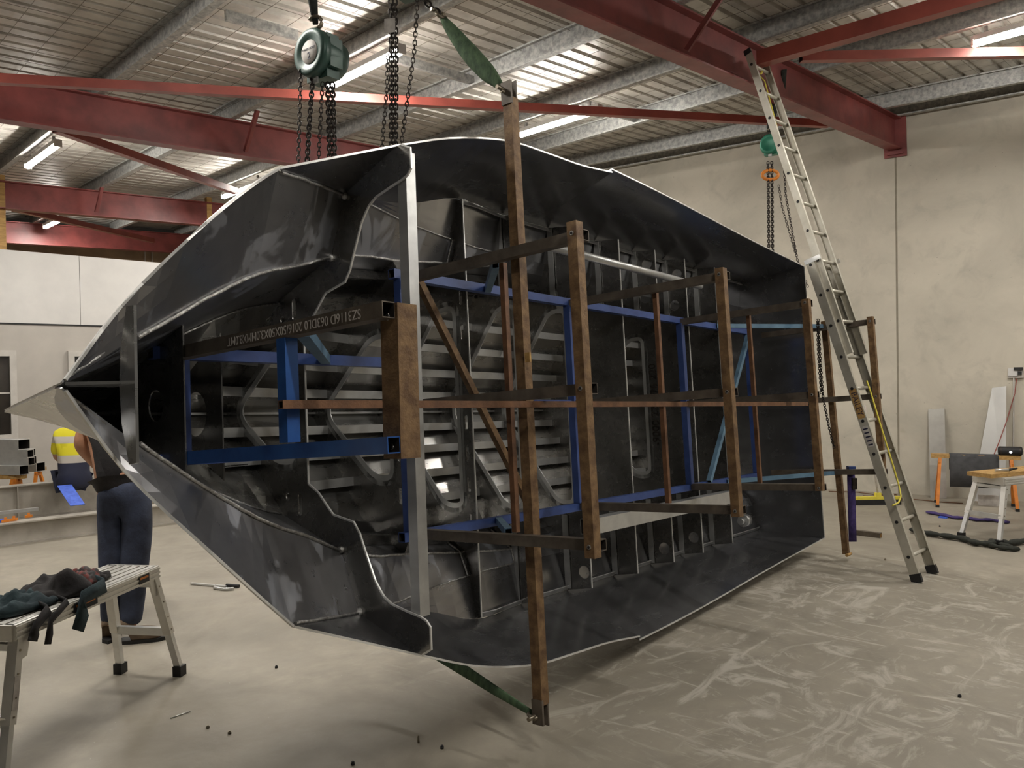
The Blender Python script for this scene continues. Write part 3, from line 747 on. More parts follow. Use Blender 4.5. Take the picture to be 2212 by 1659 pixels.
# cut edges of the plates, with the edge highlight painted on as pale strips
def cut_edge_highlight(pts, parent, t=.0075, up=(1, 0, 0)):
    MB().sweep(pts, [(-t / 2, -t / 2), (t / 2, -t / 2), (t / 2, t / 2), (-t / 2, t / 2)], up).build('cut_edge_highlight', M['sawn_highlight'], parent)
M['sawn_highlight'] = pm('sawn_edge_highlight', (.86, .85, .82, 1), (.74, .73, .70, 1), 20, .45, .35, .1)
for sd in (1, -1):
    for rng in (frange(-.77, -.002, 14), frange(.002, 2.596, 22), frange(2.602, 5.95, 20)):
        cut_edge_highlight([(s, sd * (sheer(s)[0] + .001), sheer(s)[1] + .002) for s in rng], hull, .008, (0, 1, 0))
    cut_edge_highlight([(sW, sd * y, z + .001) for y, z in wing_in], oW, .0075)
    cut_edge_highlight([(5.95, 0, sheer(5.95)[1] + .002), (5.95, sd * sheer(5.95)[0], sheer(5.95)[1] + .002)], hull, .007)
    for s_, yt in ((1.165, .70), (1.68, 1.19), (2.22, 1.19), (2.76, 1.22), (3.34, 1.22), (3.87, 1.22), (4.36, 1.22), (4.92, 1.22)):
        cut_edge_highlight([(s_, 0, -1.254), (s_, sd * yt, -1.254)], hull, .007)
cut_edge_highlight([(sW, -.36, -1.267), (sW, .36, -1.267)], oW, .0075)
# weld beads
def weld(pts, r=.0065):
    m_ = MB(); P = []
    for i in range(len(pts) - 1):
        a, b_ = Vector(pts[i]), Vector(pts[i + 1]); n = max(1, int((b_ - a).length / .03))
        for q in range(n): P.append(a + (b_ - a) * (q / n) + Vector((0, random.uniform(-1, 1) * .0015, random.uniform(-1, 1) * .0015)))
    P.append(Vector(pts[-1])); m_.tube(P, r, 6); hp(m_, 'weld_bead', M['weld'])
for sd in (1, -1):
    weld([(s, sd * (ch_l(s)[0] - .004), ch_l(s)[1] + .004) for s in frange(-.52, .56, 14)], .007)
    weld([(s, sd * (ch_l(s)[0] - .004), ch_l(s)[1] + .004) for s in frange(.6, 2.2, 14)])
    weld([(s, sd * (kn_l(s)[0] - .004), kn_l(s)[1] + .004) for s in frange(.02, .56, 6)])
    weld([(s, sd * (kn_l(s)[0] - .004), kn_l(s)[1] + .004) for s in frange(.6, 2.2, 12)], .005)
    weld([(s, sd * (bi_l(s)[0] - .006), bi_l(s)[1] + .004) for s in frange(-.1, .56, 6)], .005)
    for s_ in (1.655, 2.2):
        weld([(s_, sd * (kn_l(s_)[0] - .006), kn_l(s_)[1] + .006), (s_, sd * (ch_l(s_)[0] - .006), ch_l(s_)[1] + .006), (s_, sd * (bi_l(s_)[0] - .006), bi_l(s_)[1] + .004)], .006)
    weld([(-.765, sd * .02, -.385), (-.70, sd * .06, -.43), (-.64, sd * .1, -.46)], .005)
    for P in ((sW - .008, sd * (kn_l(sW)[0] - .01), kn_l(sW)[1] + .01), (sW - .008, sd * (ch_l(sW)[0] - .01), ch_l(sW)[1] + .008)):
        m_ = MB(); bm = bmesh.new(); bmesh.ops.create_uvsphere(bm, u_segments=10, v_segments=6, radius=.017)
        m_.add([v.co + Vector(P) for v in bm.verts], [[v.index for v in f.verts] for f in bm.faces], True); bm.free(); hp(m_, 'weld_spot', M['weld'])
# keel/bow mill print on the number seven bulkhead, read along the beam
text_obj('mill_number', '-9000 228296 220', .088, M['chain'], Matrix.Translation((3.862, .0, -1.335)) @ frame_mat((0, 0, 0), (0, 1, 0), (0, 0, -1), (-1, 0, 0)), hull, .0004)
for s0, y_, t_ in ((.95, .30, 'CE 22343-2990'), (1.9, .16, 'CE IE-5083')):
    zz = bot_z(s0, y_)
    text_obj('mill_print', t_, .045, M['black'], Matrix.Translation((s0, y_, zz + .004)) @ frame_mat((0, 0, 0), (1, 0, 0), (0, -1 * .8, .6 * -1), (0, .6, -.8)), hull, .0004)

# ================================================================== STEEL LIFTING FRAME tacked inside the hull
jig = tag(empty('lifting_frame', mat=HM), 'brown and blue square tube lifting frame standing out of the hull', 'frame')
def tb(name, a, b, mat, w=.048, h=None, up=(0, 0, 1)):
    return MB().shs(a, b, w, h, .0035, up).build(name, [M[mat], M['tube_in']], jig)
def bolt_hole(s, y, z):
    m_ = MB(); m_.cyl((s, y, z), (s - .003, y, z), .011, .009, 12); o = m_.build('weld_ring', M['weld'], jig)
    m_ = MB(); m_.cyl((s, y, z), (s - .0045, y, z), .006, None, 10); m_.build('bolt_hole', M['tube_in'], o)
# first frame: long outriggers with the printed tube
o_top = tb('outrigger', (-.09, .19, .10), (-.09, .192, -1.21), 'black_steel')
tb('outrigger', (-.09, -.195, .10), (-.09, -.21, -1.21), 'blue_mid')
tb('front_post', (-.03, -.235, .065), (-.03, .212, .075), 'rust', .075)
bolt_hole(-.068, .175, .07); bolt_hole(-.068, -.2, .065)
tb('inner_post', (-.045, -.195, -1.2), (-.045, .18, -1.2), 'blue')
tb('middle_post', (-.09, -.172, -.405), (-.09, .166, -.405), 'blue_mid')
tb('rail', (-.15, .205, -1.235), (1.10, .212, -1.235), 'blue'); tb('rail', (-.15, -.215, -1.235), (1.10, -.215, -1.235), 'blue')
tb('corner_brace', (-.06, .19, -.36), (.66, .21, -1.215), 'blue_pale', .042)
# white stencilled size on the first tube, upside down along its outer face
text_obj('stencil', 'SZ3116D 063DL0 2016/50X50X3.0MMX8.0MT', .042, M['label'], Matrix.Translation((-.1152, .191, -.36)) @ frame_mat((0, 0, 0), (0, 0, 1), (0, -1, 0), (1, 0, 0)) @ Matrix.Rotation(math.pi, 4, 'Y') , o_top, .0003, .90)
# main frames
FR = [(1.14, .686, -.10), (2.54, .672, -.10), (4.05, .66, -.165), (5.69, .675, -.19)]
for i, (s, yh, z) in enumerate(FR):
    tb('front_post', (s, -yh - .02, z), (s, yh + .02, z), 'rust', .05)
    for y, nm in ((.655, 'top'), (-.004, 'mid'), (-.66, 'low')):
        tb('outrigger', (s + .05, y, z + .02), (s + .05, y, -1.19), 'black_steel')
        bolt_hole(s - .026, y + (.0 if nm != 'low' else .0), z)
for s in (1.12, 2.575, 4.09, 5.38):
    tb('inner_post', (s, -.64, -1.19), (s, .64, -1.19), 'blue')
for y in (.665, -.665):
    tb('rail', (1.07, y, -1.2), (5.45, y, -1.2), 'blue')
tb('middle_rail', (1.12, .01, -1.2), (2.6, .01, -1.2), 'blue', .03)
for i, (s, z) in enumerate(((1.245, -.6), (2.63, -.572), (4.14, -.637))):
    tb('thin_post', (s, -.635, z), (s, .635, z), 'rust_red', .028)
tb('long_tie', (-.15, -.052, -.36), (4.45, -.058, -.36), 'rust_red', .027)
lp = tb('lifting_post', (1.247, -1.40, -.505), (1.247, 1.41, -.505), 'rust', .052); lp['label'] = 'long rusty lifting post with a shackle lug at each end'
for sg in (1, -1):
    m_ = MB(); m_.box((1.222, sg * 1.43, -.505), (.006, 0, 0), (0, .055, 0), (0, 0, .03)); m_.box((1.272, sg * 1.41, -.505), (.004, 0, 0), (0, .09, 0), (0, 0, .02)); m_.build('lug', M['black_steel'], jig)
    m_ = MB(); m_.cyl((1.17, sg * 1.45, -.52), (1.30, sg * 1.45, -.52), .010, None, 10); m_.build('pin', M['shackle'], jig)
lp2 = tb('lifting_post', (5.80, -1.40, -.585), (5.80, .72, -.62), 'rust', .05)
m_ = MB(); m_.cyl((5.75, -1.405, -.565), (5.86, -1.405, -.565), .014, None, 10); m_.build('pin', M['timber'], jig)
tb('diagonal', (1.22, .64, -1.16), (2.06, -.64, -1.16), 'rust', .036)
tb('diagonal', (5.33, .62, -1.16), (4.36, -.64, -1.16), 'blue_pale', .036)
for y in (.668, -.668):
    tb('corner_brace', (4.72, y, -1.18), (5.72, y, -.62), 'blue_pale', .036)
tb('corner_brace', (1.26, .64, -.66), (1.78, .66, -1.18), 'blue_pale', .036); tb('corner_brace', (1.26, -.64, -.66), (1.78, -.66, -1.18), 'blue_pale', .036)
# scrap of timber wedged on the long post
a = hpl(1141, 772, 's', 1.215); m_ = MB(); m_.box((1.214, a.y, a.z), (.006, 0, 0), (0, .022, 0), (0, 0, .014)); m_.build('timber_scrap', M['timber'], jig)

# ================================================================== HOISTS, SLINGS, LADDER
CR = Vector((_R0.x, _R0.y, 0)).normalized(); CF = Vector((_F.x, _F.y, 0)).normalized()      # level right / away from the camera
def px_path(pts, depth): return [at(u, v, depth) for u, v in pts]
def disc_stack(mb, c, ax, rings):
    """lathe: rings of (offset along axis, radius)"""
    ax = ax.normalized(); y = ax.orthogonal().normalized(); z = ax.cross(y); n = 28; vs = []; fs = []
    for o_, r in rings:
        for i in range(n): t = 2 * math.pi * i / n; vs.append(c + ax * o_ + y * (math.cos(t) * r) + z * (math.sin(t) * r))
    for k in range(len(rings) - 1):
        for i in range(n): j = (i + 1) % n; fs.append((k * n + i, k * n + j, (k + 1) * n + j, (k + 1) * n + i))
    mb.add(vs, fs, True); return mb
def hook_curve(c, r, up): return [c + up * (r * 2.2), c + up * (r * 1.2)] + [c + up * (math.cos(t) * r) + CR * (math.sin(t) * r) for t in [math.radians(a) for a in range(0, 280, 28)]]
def hoist(c, R, ax, mat, lab, cover=True, num='2'):
    t = tag(empty('chain_hoist', c), lab, 'hoist', 'chain hoists'); O = Vector((0, 0, 0)); ax = ax.normalized()
    disc_stack(MB(), O, ax, [(-R * 1.35, 0), (-R * 1.35, R * .5), (-R * 1.15, R * .78), (-R * .6, R * .9), (-R * .05, R * .92), (0, R * .92)]).build('gear_case', mat, t)
    m_ = MB(); side = ax.cross(Z).normalized(); m_.box(-ax * R * .35 - Z * R * .12, ax * R * .33, side * R * .66, Z * R * .92); m_.box(-ax * R * .35 - Z * R * .05, ax * R * .33, side * R * .88, Z * R * .6); m_.build('side_frame', mat, t)
    disc_stack(MB(), O, ax, [(R * .02, 0), (R * .02, R), (R * .30, R * 1.0), (R * .42, R * .93), (R * .42, R * .70), (R * .36, R * .62), (R * .36, 0)]).build('hand_wheel_cover', mat, t)
    m_ = MB(); m_.box(ax * R * .1 - Z * R * 1.02, ax * R * .05, side * R * .18, Z * R * .22); m_.build('chain_guide', M['galv'], t)
    if cover:
        lp = MB(); disc_stack(lp, O, ax, [(R * .365, R * .5), (R * .39, R * .48), (R * .39, 0)]); o = lp.build('name_plate', M['label'], t)
        xa = Z.cross(ax).normalized(); ya = ax.cross(xa)
        text_obj('rating', num, R * .42, M['ink'], frame_mat(ax * R * .40 - ya * R * .18, xa, ya, ax), o, .0005)
        text_obj('plate_text', 'CHAIN HOIST', R * .13, M['ink'], frame_mat(ax * R * .40 + ya * R * .12, xa, ya, ax), o, .0004)
    m_ = MB(); m_.tube(hook_curve(Z * R * 1.35, R * .26, Z * -1), R * .09, 8); m_.cyl(Z * R * .85, Z * R * 1.1, R * .1); m_.build('top_hook', M['shackle'], t)
    return t
def hang_chain(t, name, pts, depth, link, wire):
    P = [p - t.location for p in px_path(pts, depth)]; return chain_part(name, P, link, wire, M['chain'], t)
def sling(name, pts, w, th, mat, lab, twist=None, up=None, scl=None, cat='sling', group='lifting slings'):
    c = sum(pts, Vector()) / len(pts); m_ = MB()
    pr = [(-w / 2, 0), (-w / 3, -th / 2), (w / 3, -th / 2), (w / 2, 0), (w / 3, th / 2), (-w / 3, th / 2)]
    m_.sweep([p - c for p in pts], pr, up or CF, False, True, True, twist, scl); o = m_.build(name, mat); o.location = c
    return tag(o, lab, cat, group)
d1 = 3.9; c1 = at(683, 118, d1); ax1 = (-CR * .60 - CF * .80)
h1 = hoist(c1, .118, ax1, M['hoist'], 'green chain hoist with a round plate numbered 2')
for pts, l_, w_ in (([(650, 150), (647, 260), (643, 420)], .034, .006), ([(676, 165), (668, 270), (660, 420)], .040, .009), ([(697, 178), (692, 270), (685, 420)], .034, .006),
                    ([(708, 180), (711, 270), (714, 420)], .044, .010), ([(718, 180), (721, 270), (724, 420)], .044, .010)):
    hang_chain(h1, 'chain', pts, d1, l_, w_)
top1 = c1 + Z * .15; r_up = roof_z(top1, RAF_D) - top1.z
for k in (-1, 1): pass
sl = [top1 + Z * 0.0, top1 + Z * .12 - CR * .012, top1 + Z * .5 - CR * .015, top1 + Z * (r_up)]
sling('sling', sl, .055, .02, M['sling_dark'], 'dark webbing sling holding the hoist numbered 2', [0.2, .5, .9, 1.2], scl=[.5, .9, 1, 1])
d2 = 4.05; c2 = at(880, -62, d2)
h2 = hoist(c2, .115, -CR * .5 - CF * .86, M['hoist'], 'chain hoist with a paper tag, heavy chains dropping behind the gunwale', False)
for pts, l_, w_ in (([(844, 0), (846, 120), (846, 400)], .046, .010), ([(853, 0), (855, 120), (854, 400)], .046, .010), ([(902, -45), (900, 30), (895, 110), (866, 318), (860, 400)], .036, .006), ([(838, 120), (835, 200), (824, 330), (822, 400)], .034, .006)):
    hang_chain(h2, 'chain', pts, d2, l_, w_)
tc_ = at(842, 55, d2 - .03); m_ = MB(); m_.box(tc_ - h2.location, CR * .028 + Z * .003, CF * .001, Z * .036); m_.build('paper_tag', M['label'], h2)
top2 = c2 + Z * .15; sling('sling', [top2, top2 + Z * .15, top2 + Z * (roof_z(top2, RAF_D) - top2.z)], .055, .02, M['sling_dark'], 'dark webbing sling holding the hoist with the paper tag', [0, .4, .8], scl=[.5, 1, 1])
# green sling from the lifting post up to an overhead hook
pT = Hw(1.235, 1.47, -.54); pU = HM @ hpl(958, 40, 's', 1.245)
n_ = 12; pts = [pT + (pU - pT) * (i / n_) + Z * (-.018 * math.sin(math.pi * i / n_)) for i in range(n_ + 1)]
sling('sling', pts, .085, .03, M['sling'], 'green webbing sling pulled from the lifting post head up to a hook', [-.35 + .7 * i / n_ for i in range(n_ + 1)], CF, [.35, .6, .85, 1, 1.05, 1.1, 1.1, 1.08, 1, .95, .85, .7, .45])
def shackle(c, r, ax, lab):
    m_ = MB(); ax = ax.normalized(); s_ = ax.cross(Z).normalized(); u_ = s_.cross(ax)
    m_.tube([s_ * r * .8 - ax * r * 1.3, s_ * r * .95] + [s_ * (math.cos(math.radians(a)) * r) + ax * (math.sin(math.radians(a)) * r) for a in range(0, 181, 20)] + [-s_ * r * .95, -s_ * r * .8 - ax * r * 1.3], r * .3, 8)
    m_.cyl(s_ * r * 1.5 - ax * r * 1.2, -s_ * r * 1.5 - ax * r * 1.2, r * .32, None, 10)
    o = m_.build('shackle', M['shackle']); o.location = c; return tag(o, lab, 'shackle', 'shackles')
chain_part('chain', [Z * -.12 + CR * .05, pU + (pU - pT).normalized() * .05 - h2.location], .05, .011, M['chain'], h2)
shackle(pT - (pU - pT).normalized() * .01, .026, (pU - pT), 'steel shackle on the head of the lifting post')
shackle(pU + (pU - pT).normalized() * .03, .03, -(pU - pT), 'dark shackle at the upper end of the green sling')
# the same at the foot, running in under the hull
pB = Hw(1.235, -1.45, -.54); pI = Hw(1.245, -1.40, -1.10)
wr = [pB, Hw(1.24, -1.38, -.79), Hw(1.245, -1.307, -1.035), Hw(1.245, -1.22, -1.33), Hw(1.245, -1.12, -1.62), Hw(1.245, -.85, -1.88), Hw(1.245, -.45, -2.08), Hw(1.245, 0, -2.16), Hw(1.245, .5, -2.08)]; pts = wr
sling('sling', pts, .07, .024, M['sling'], 'green webbing sling running under the hull from the lifting post foot', None, CF, [.4, .7, .9, 1, 1, 1, 1, 1, 1])
shackle(pB, .026, (pI - pB), 'steel shackle at the foot of the lifting post')
# stern hoist hanging off the rafter
pr_ = roof_pt(1683, 222, 0.0); d3 = (pr_ - CAM).dot(_F) + .05; c3 = at(1664, 312, d3)
h3 = hoist(c3, .105, -CR * .6 - CF * .8, M['hoist2'], 'bright green chain hoist behind the ladder', False)
for pts, l_, w_ in (([(1659, 350), (1660, 440), (1661, 560)], .05, .011), ([(1667, 350), (1668, 440), (1669, 560)], .05, .011), ([(1693, 350), (1697, 420), (1722, 560), (1745, 620)], .04, .007), ([(1682, 400), (1690, 450), (1718, 545)], .04, .006)):
    hang_chain(h3, 'chain', pts, d3, l_, w_)
hang_chain(h3, 'chain', [(1768, 690), (1771, 760), (1778, 860), (1790, 920), (1802, 968)], 6.9, .036, .007); hang_chain(h3, 'chain', [(1765, 690), (1768, 770), (1774, 850)], 6.9, .036, .007)
m_ = MB(); co = at(1664, 378, d3) - h3.location; m_.tube([co + CR * (math.cos(math.radians(a)) * .085) + Z * (math.sin(math.radians(a)) * .05) for a in range(0, 360, 24)], .018, 8, True, CF); m_.build('hand_wheel', M['orange'], h3)
sp = [c3 + Z * .13, c3 + Z * .3 + CR * .03, at(1690, 200, d3), at(1694, 150, d3 - .12)]
sling('sling', sp, .06, .014, M['sling_dark'], 'dark webbing sling looped over the red rafter behind the ladder', None, CF)
sp = [c3 + Z * .13 - CR * .01, c3 + Z * .3 - CR * .0, at(1676, 205, d3 + .1), at(1682, 150, d3 + .12)]
sling('sling', sp, .05, .012, M['sling_dark'], 'second leg of the webbing sling on the red rafter', None, CF)

# ---- extension ladder
BL, BR = on_z(1981, 1259), on_z(2011, 1242)
lw = (BR - BL); lw.z = 0; lw.normalize(); LWID = .40
TL = on_plane(1598, 114, RB + ep * (raf_p[0] - .115), ep)
BR = BL + lw * LWID
ld_dir = (TL - BL).normalized(); L_tot = (TL - BL).length; l_out = lw.cross(ld_dir).normalized()
if l_out.dot(CF) > 0: l_out = -l_out                                                    # climbing side
lad = tag(empty('extension_ladder', BL), 'long aluminium extension ladder leaning on the red rafter', 'ladder')
pitch_r = L_tot / 17.35
def stile(name, x, a, b, off_, w=.075, t_=.030):
    p, q = lw * x + ld_dir * a + l_out * off_, lw * x + ld_dir * b + l_out * off_
    m_ = MB(); s_ = 1 if x < LWID / 2 else -1
    m_.box((p + q) / 2, (q - p) / 2, l_out * w / 2, lw * .003)                                             # web
    for e_ in (-1, 1): m_.box((p + q) / 2 + lw * (s_ * t_ / 2) + l_out * (e_ * (w / 2 - .002)), (q - p) / 2, l_out * .002, lw * t_ / 2)
    return m_.build(name, M['alu_ladder'], lad)
stl = stile('stile', 0, .03, pitch_r * 9.95, 0); stile('stile', LWID, .03, pitch_r * 9.95, 0)
FO = .058; fa, fb = pitch_r * 6.75, L_tot
stile('fly_stile', .034, fa, fb, FO, .062, .026); stile('fly_stile', LWID - .034, fa, fb, FO, .062, .026)
def rung(i, off_, x0, x1):
    c = ld_dir * (pitch_r * i) + l_out * off_
    m_ = MB(); m_.cyl(lw * x0 + c, lw * x1 + c, .015, None, 10); o = m_.build('rung', M['alu_ladder'], lad)
    q = MB(); q.cyl(lw * (x0 - .0045) + c, lw * (x0 + .001) + c, .0135, None, 10); q.build('rung_socket', M['black'], o)
for i in range(10): rung(i + .72, 0, -.001, LWID + .001)
for i in range(7, 17): rung(i + .80, FO, .033, LWID - .033)
for x, l_ in ((0, 0), (LWID, 0)):
    m_ = MB(); m_.box(lw * (x + (.014 if x == 0 else -.014)) + ld_dir * .035, lw * .018, l_out * .042, ld_dir * .035); m_.build('rubber_foot', M['black'], lad)
for x in (.034, LWID - .034):
    m_ = MB(); m_.box(lw * x + ld_dir * (fb - .02) + l_out * FO, lw * .008, l_out * .034, ld_dir * .025); m_.build('end_cap', M['black'], lad)
for x in (-.004, LWID + .004):
    m_ = MB(); m_.box(lw * x + ld_dir * (pitch_r * 9.85) + l_out * .03, lw * .004, l_out * .075, ld_dir * .02); m_.build('guide_bracket', M['alu_bright'], lad)
# lettering on the outer face of the near stile
tm = frame_mat(ld_dir * (pitch_r * 5.25) - lw * .0036, -ld_dir, l_out * (1 if (-ld_dir).cross(l_out).dot(-lw) > 0 else -1), -lw)
m_ = MB(); m_.box(ld_dir * (pitch_r * 5.25) - lw * .0032, ld_dir * .13, l_out * .030, lw * .0003); bs = m_.build('brand_sticker', M['timber'], lad)
text_obj('brand_lettering', 'BAILEY', .068, M['ink'], tm, bs, .0005, 1.0)
m_ = MB(); m_.box(ld_dir * (pitch_r * 4.25) - lw * .0034, ld_dir * .09, l_out * .026, lw * .0004); sk = m_.build('warning_sticker', M['label'], lad)
m_ = MB()
for k in range(5): m_.box(ld_dir * (pitch_r * 4.25 - .07 + k * .034) - lw * .0040, ld_dir * .006, l_out * .02, lw * .0003)
m_.build('print', M['ink'], sk)
# yellow rope
rp = [(1645, 160), (1650, 150), (1640, 162), (1652, 175), (1668, 235), (1688, 310), (1712, 385), (1738, 465)]
pl = (BL + lw * (LWID + .03) + l_out * .06)
nn = l_out
P = [on_plane(u, v, pl, nn) - BL for u, v in rp]
m_ = MB(); m_.tube(P, .006, 6); m_.build('rope', M['yellow'], lad)
rp2 = [(1872, 822), (1880, 845), (1895, 895), (1915, 960), (1932, 1015), (1942, 1050), (1946, 1072), (1941, 1086), (1928, 1092)]
P = [on_plane(u, v, pl, nn) - BL for u, v in rp2]
m_ = MB(); m_.tube(P, .007, 6); m_.build('rope', M['yellow'], lad)

# ================================================================== PEOPLE
M['skin'] = pm('skin', srgb(196, 146, 116), srgb(178, 126, 98), 14, 0, 0.5)
M['hair'] = pm('dark_hair', srgb(52, 42, 34), None, 30, 0, 0.6)
M['denim'] = pm('dark_blue_denim', srgb(62, 70, 92), srgb(40, 45, 62), 7, 0, 0.85, 0, 0.3, 60)
M['black_cloth'] = pm('black_cotton', srgb(42, 38, 38), srgb(28, 26, 27), 8, 0, 0.9, 0, 0.3, 50)
M['navy'] = pm('navy_drill', srgb(36, 40, 60), srgb(26, 29, 46), 8, 0, 0.85)
M['boot'] = pm('worn_brown_boot', srgb(132, 112, 92), srgb(96, 80, 66), 9, 0, 0.7)
def skin_mesh(name, joints, edges, mat, parent, root, sub=2):
    ks = list(joints); ix = {k: i for i, k in enumerate(ks)}
    o0 = parent.location
    me = bpy.data.meshes.new(name); me.from_pydata([tuple(Vector(joints[k][0]) - o0) for k in ks], [(ix[a], ix[b]) for a, b in edges], []); me.update()
    o = bpy.data.objects.new(name, me); COL.objects.link(o); o.parent = parent
    md = o.modifiers.new('skin', 'SKIN'); md.use_smooth_shade = True
    for i, k in enumerate(ks):
        r = joints[k][1]; v = me.skin_vertices[0].data[i]; v.radius = r if isinstance(r, tuple) else (r, r); v.use_root = (k == root)
    sb = o.modifiers.new('sub', 'SUBSURF'); sb.levels = sub; sb.render_levels = sub
    dg = bpy.context.evaluated_depsgraph_get(); m2 = bpy.data.meshes.new_from_object(o.evaluated_get(dg))
    o.modifiers.clear(); o.data = m2; m2.name = name
    m2.materials.clear(); m2.materials.append(mat)
    for p in m2.polygons: p.use_smooth = True
    return o
def head_parts(t, c, r, face, mats_hair):
    """face features on a head centred at c, looking along face"""
    face = face.normalized(); sd = face.cross(Z).normalized(); o0 = t.location
    def blob(name, p, rx, ry, rz, mat):
        bm = bmesh.new(); bmesh.ops.create_uvsphere(bm, u_segments=16, v_segments=10, radius=1); m_ = MB()
        m_.add([p - o0 + face * (v.co.x * rx) + sd * (v.co.y * ry) + Z * (v.co.z * rz) for v in bm.verts], [[v.index for v in f.verts] for f in bm.faces], True); bm.free()
        return m_.build(name, mat, t)
    blob('hair', c - face * r * .16 + Z * r * .22, r * .98, r * .86, r * .98, mats_hair)
    for s in (-1, 1):
        blob('ear', c + sd * (s * r * .84), r * .16, r * .08, r * .26, M['skin']); blob('eye', c + face * r * .80 + sd * (s * r * .32) + Z * r * .05, r * .1, r * .13, r * .08, M['label'])
    blob('nose', c + face * r * .95 - Z * r * .15, r * .16, r * .12, r * .24, M['skin']); blob('mouth', c + face * r * .86 - Z * r * .48, r * .07, r * .26, r * .06, M['rust_red'])
def hand(J, E, wrist, d, side, back, n):
    """five fingers on a palm that runs on from the wrist along d"""
    d = d.normalized(); side = side.normalized(); back = back.normalized(); w = Vector(J[wrist][0])
    J[n + 'palm'] = (w + d * .055, (.036, .016)); E.append((wrist, n + 'palm'))
    for i, (o_, l_) in enumerate(((-.030, .070), (-.010, .080), (.010, .076), (.029, .060))):
        a = w + d * .095 + side * o_; b = a + d * (l_ * .55) - back * .012; c = b + d * (l_ * .35) - back * .03
        J[n + 'k%d' % i] = (a, .0095); J[n + 'm%d' % i] = (b, .009); J[n + 't%d' % i] = (c, .0075)
        E += [(n + 'palm', n + 'k%d' % i), (n + 'k%d' % i, n + 'm%d' % i), (n + 'm%d' % i, n + 't%d' % i)]
    a = w + d * .045 - side * .042; b = a + d * .04 - side * .018 - back * .012
    J[n + 'th1'] = (a, .0115); J[n + 'th2'] = (b, .009); E += [(n + 'palm', n + 'th1'), (n + 'th1', n + 'th2')]
# --- standing worker seen from behind, dark shirt and jeans
fL, fR = on_z(240, 1382), on_z(283, 1387)
p1 = tag(empty('person', (fL + fR) / 2), 'person in dark shirt and blue jeans standing behind the bow, seen from behind', 'person')
dp = (p1.location - CAM).dot(_F)
def q1(u, v, dd=0): return at(u, v, dp + dd)
J = {'pel': (q1(268, 1062), (.15, .115)), 'sp': (q1(258, 990, .04), (.14, .105)), 'ch': (q1(240, 925, .12), (.165, .115)), 'nk': (q1(226, 870, .18), .062), 'hd': (q1(218, 832, .24), (.088, .1)), 'ht': (q1(215, 795, .27), (.08, .092)),
     'shL': (q1(190, 912, .12), .068), 'elL': (q1(172, 962, .08), .047), 'wrL': (q1(212, 1010, .25), .032), 'shR': (q1(290, 905, .1), .068), 'elR': (q1(312, 965, .2), .046), 'wrR': (q1(300, 1000, .42), .032),
     'hiL': (q1(246, 1092), .095), 'knL': (q1(243, 1220, -.02), .062), 'anL': (fL + Z * .09, .042), 'hiR': (q1(292, 1092), .095), 'knR': (q1(290, 1222, -.02), .062), 'anR': (fR + Z * .09, .042)}
E_ = [('pel', 'sp'), ('sp', 'ch'), ('ch', 'nk'), ('nk', 'hd'), ('hd', 'ht'), ('ch', 'shL'), ('shL', 'elL'), ('elL', 'wrL'), ('ch', 'shR'), ('shR', 'elR'), ('elR', 'wrR'), ('pel', 'hiL'), ('hiL', 'knL'), ('knL', 'anL'), ('pel', 'hiR'), ('hiR', 'knR'), ('knR', 'anR')]
Jb = dict(J); Eb = list(E_)
hand(Jb, Eb, 'wrL', CF * .6 + CR * .7, Z, -CR, 'l'); hand(Jb, Eb, 'wrR', CF - CR * .4, Z, CR, 'r')
skin_mesh('body', Jb, Eb, M['skin'], p1, 'pel')
G = lambda k, g: (J[k][0], tuple(x + g for x in (J[k][1] if isinstance(J[k][1], tuple) else (J[k][1], J[k][1]))))
jn = {k: G(k, .022) for k in ('pel', 'hiL', 'hiR')}
jn.update({'wa': (q1(266, 1030, .01), (.165, .125)), 'knL': G('knL', .030), 'knR': G('knR', .034), 'anL': (fL + Z * .105, .066), 'anR': (fR + Z * .105, .068), 'thL': (q1(244, 1150), .098), 'thR': (q1(296, 1150), .104), 'caL': (q1(242, 1300), .078), 'caR': (q1(286, 1300), .082)})
skin_mesh('jeans', jn, [('wa', 'pel'), ('pel', 'hiL'), ('pel', 'hiR'), ('hiL', 'thL'), ('thL', 'knL'), ('knL', 'caL'), ('caL', 'anL'), ('hiR', 'thR'), ('thR', 'knR'), ('knR', 'caR'), ('caR', 'anR')], M['denim'], p1, 'pel')
sj = {'hem': (q1(267, 1082, 0), (.178, .15)), 'wst': (q1(262, 1030, .02), (.175, .14)), 'sp': G('sp', .022), 'ch': G('ch', .02), 'nk': (q1(229, 888, .16), .085), 'shL': G('shL', .02), 'slL': (q1(181, 940, .1), .066), 'shR': G('shR', .02), 'slR': (q1(302, 940, .14), .066)}
skin_mesh('shirt', sj, [('hem', 'wst'), ('wst', 'sp'), ('sp', 'ch'), ('ch', 'nk'), ('ch', 'shL'), ('shL', 'slL'), ('ch', 'shR'), ('shR', 'slR')], M['black_cloth'], p1, 'sp')
head_parts(p1, q1(217, 815, .25), .115, CF - CR * .3, M['hair'])
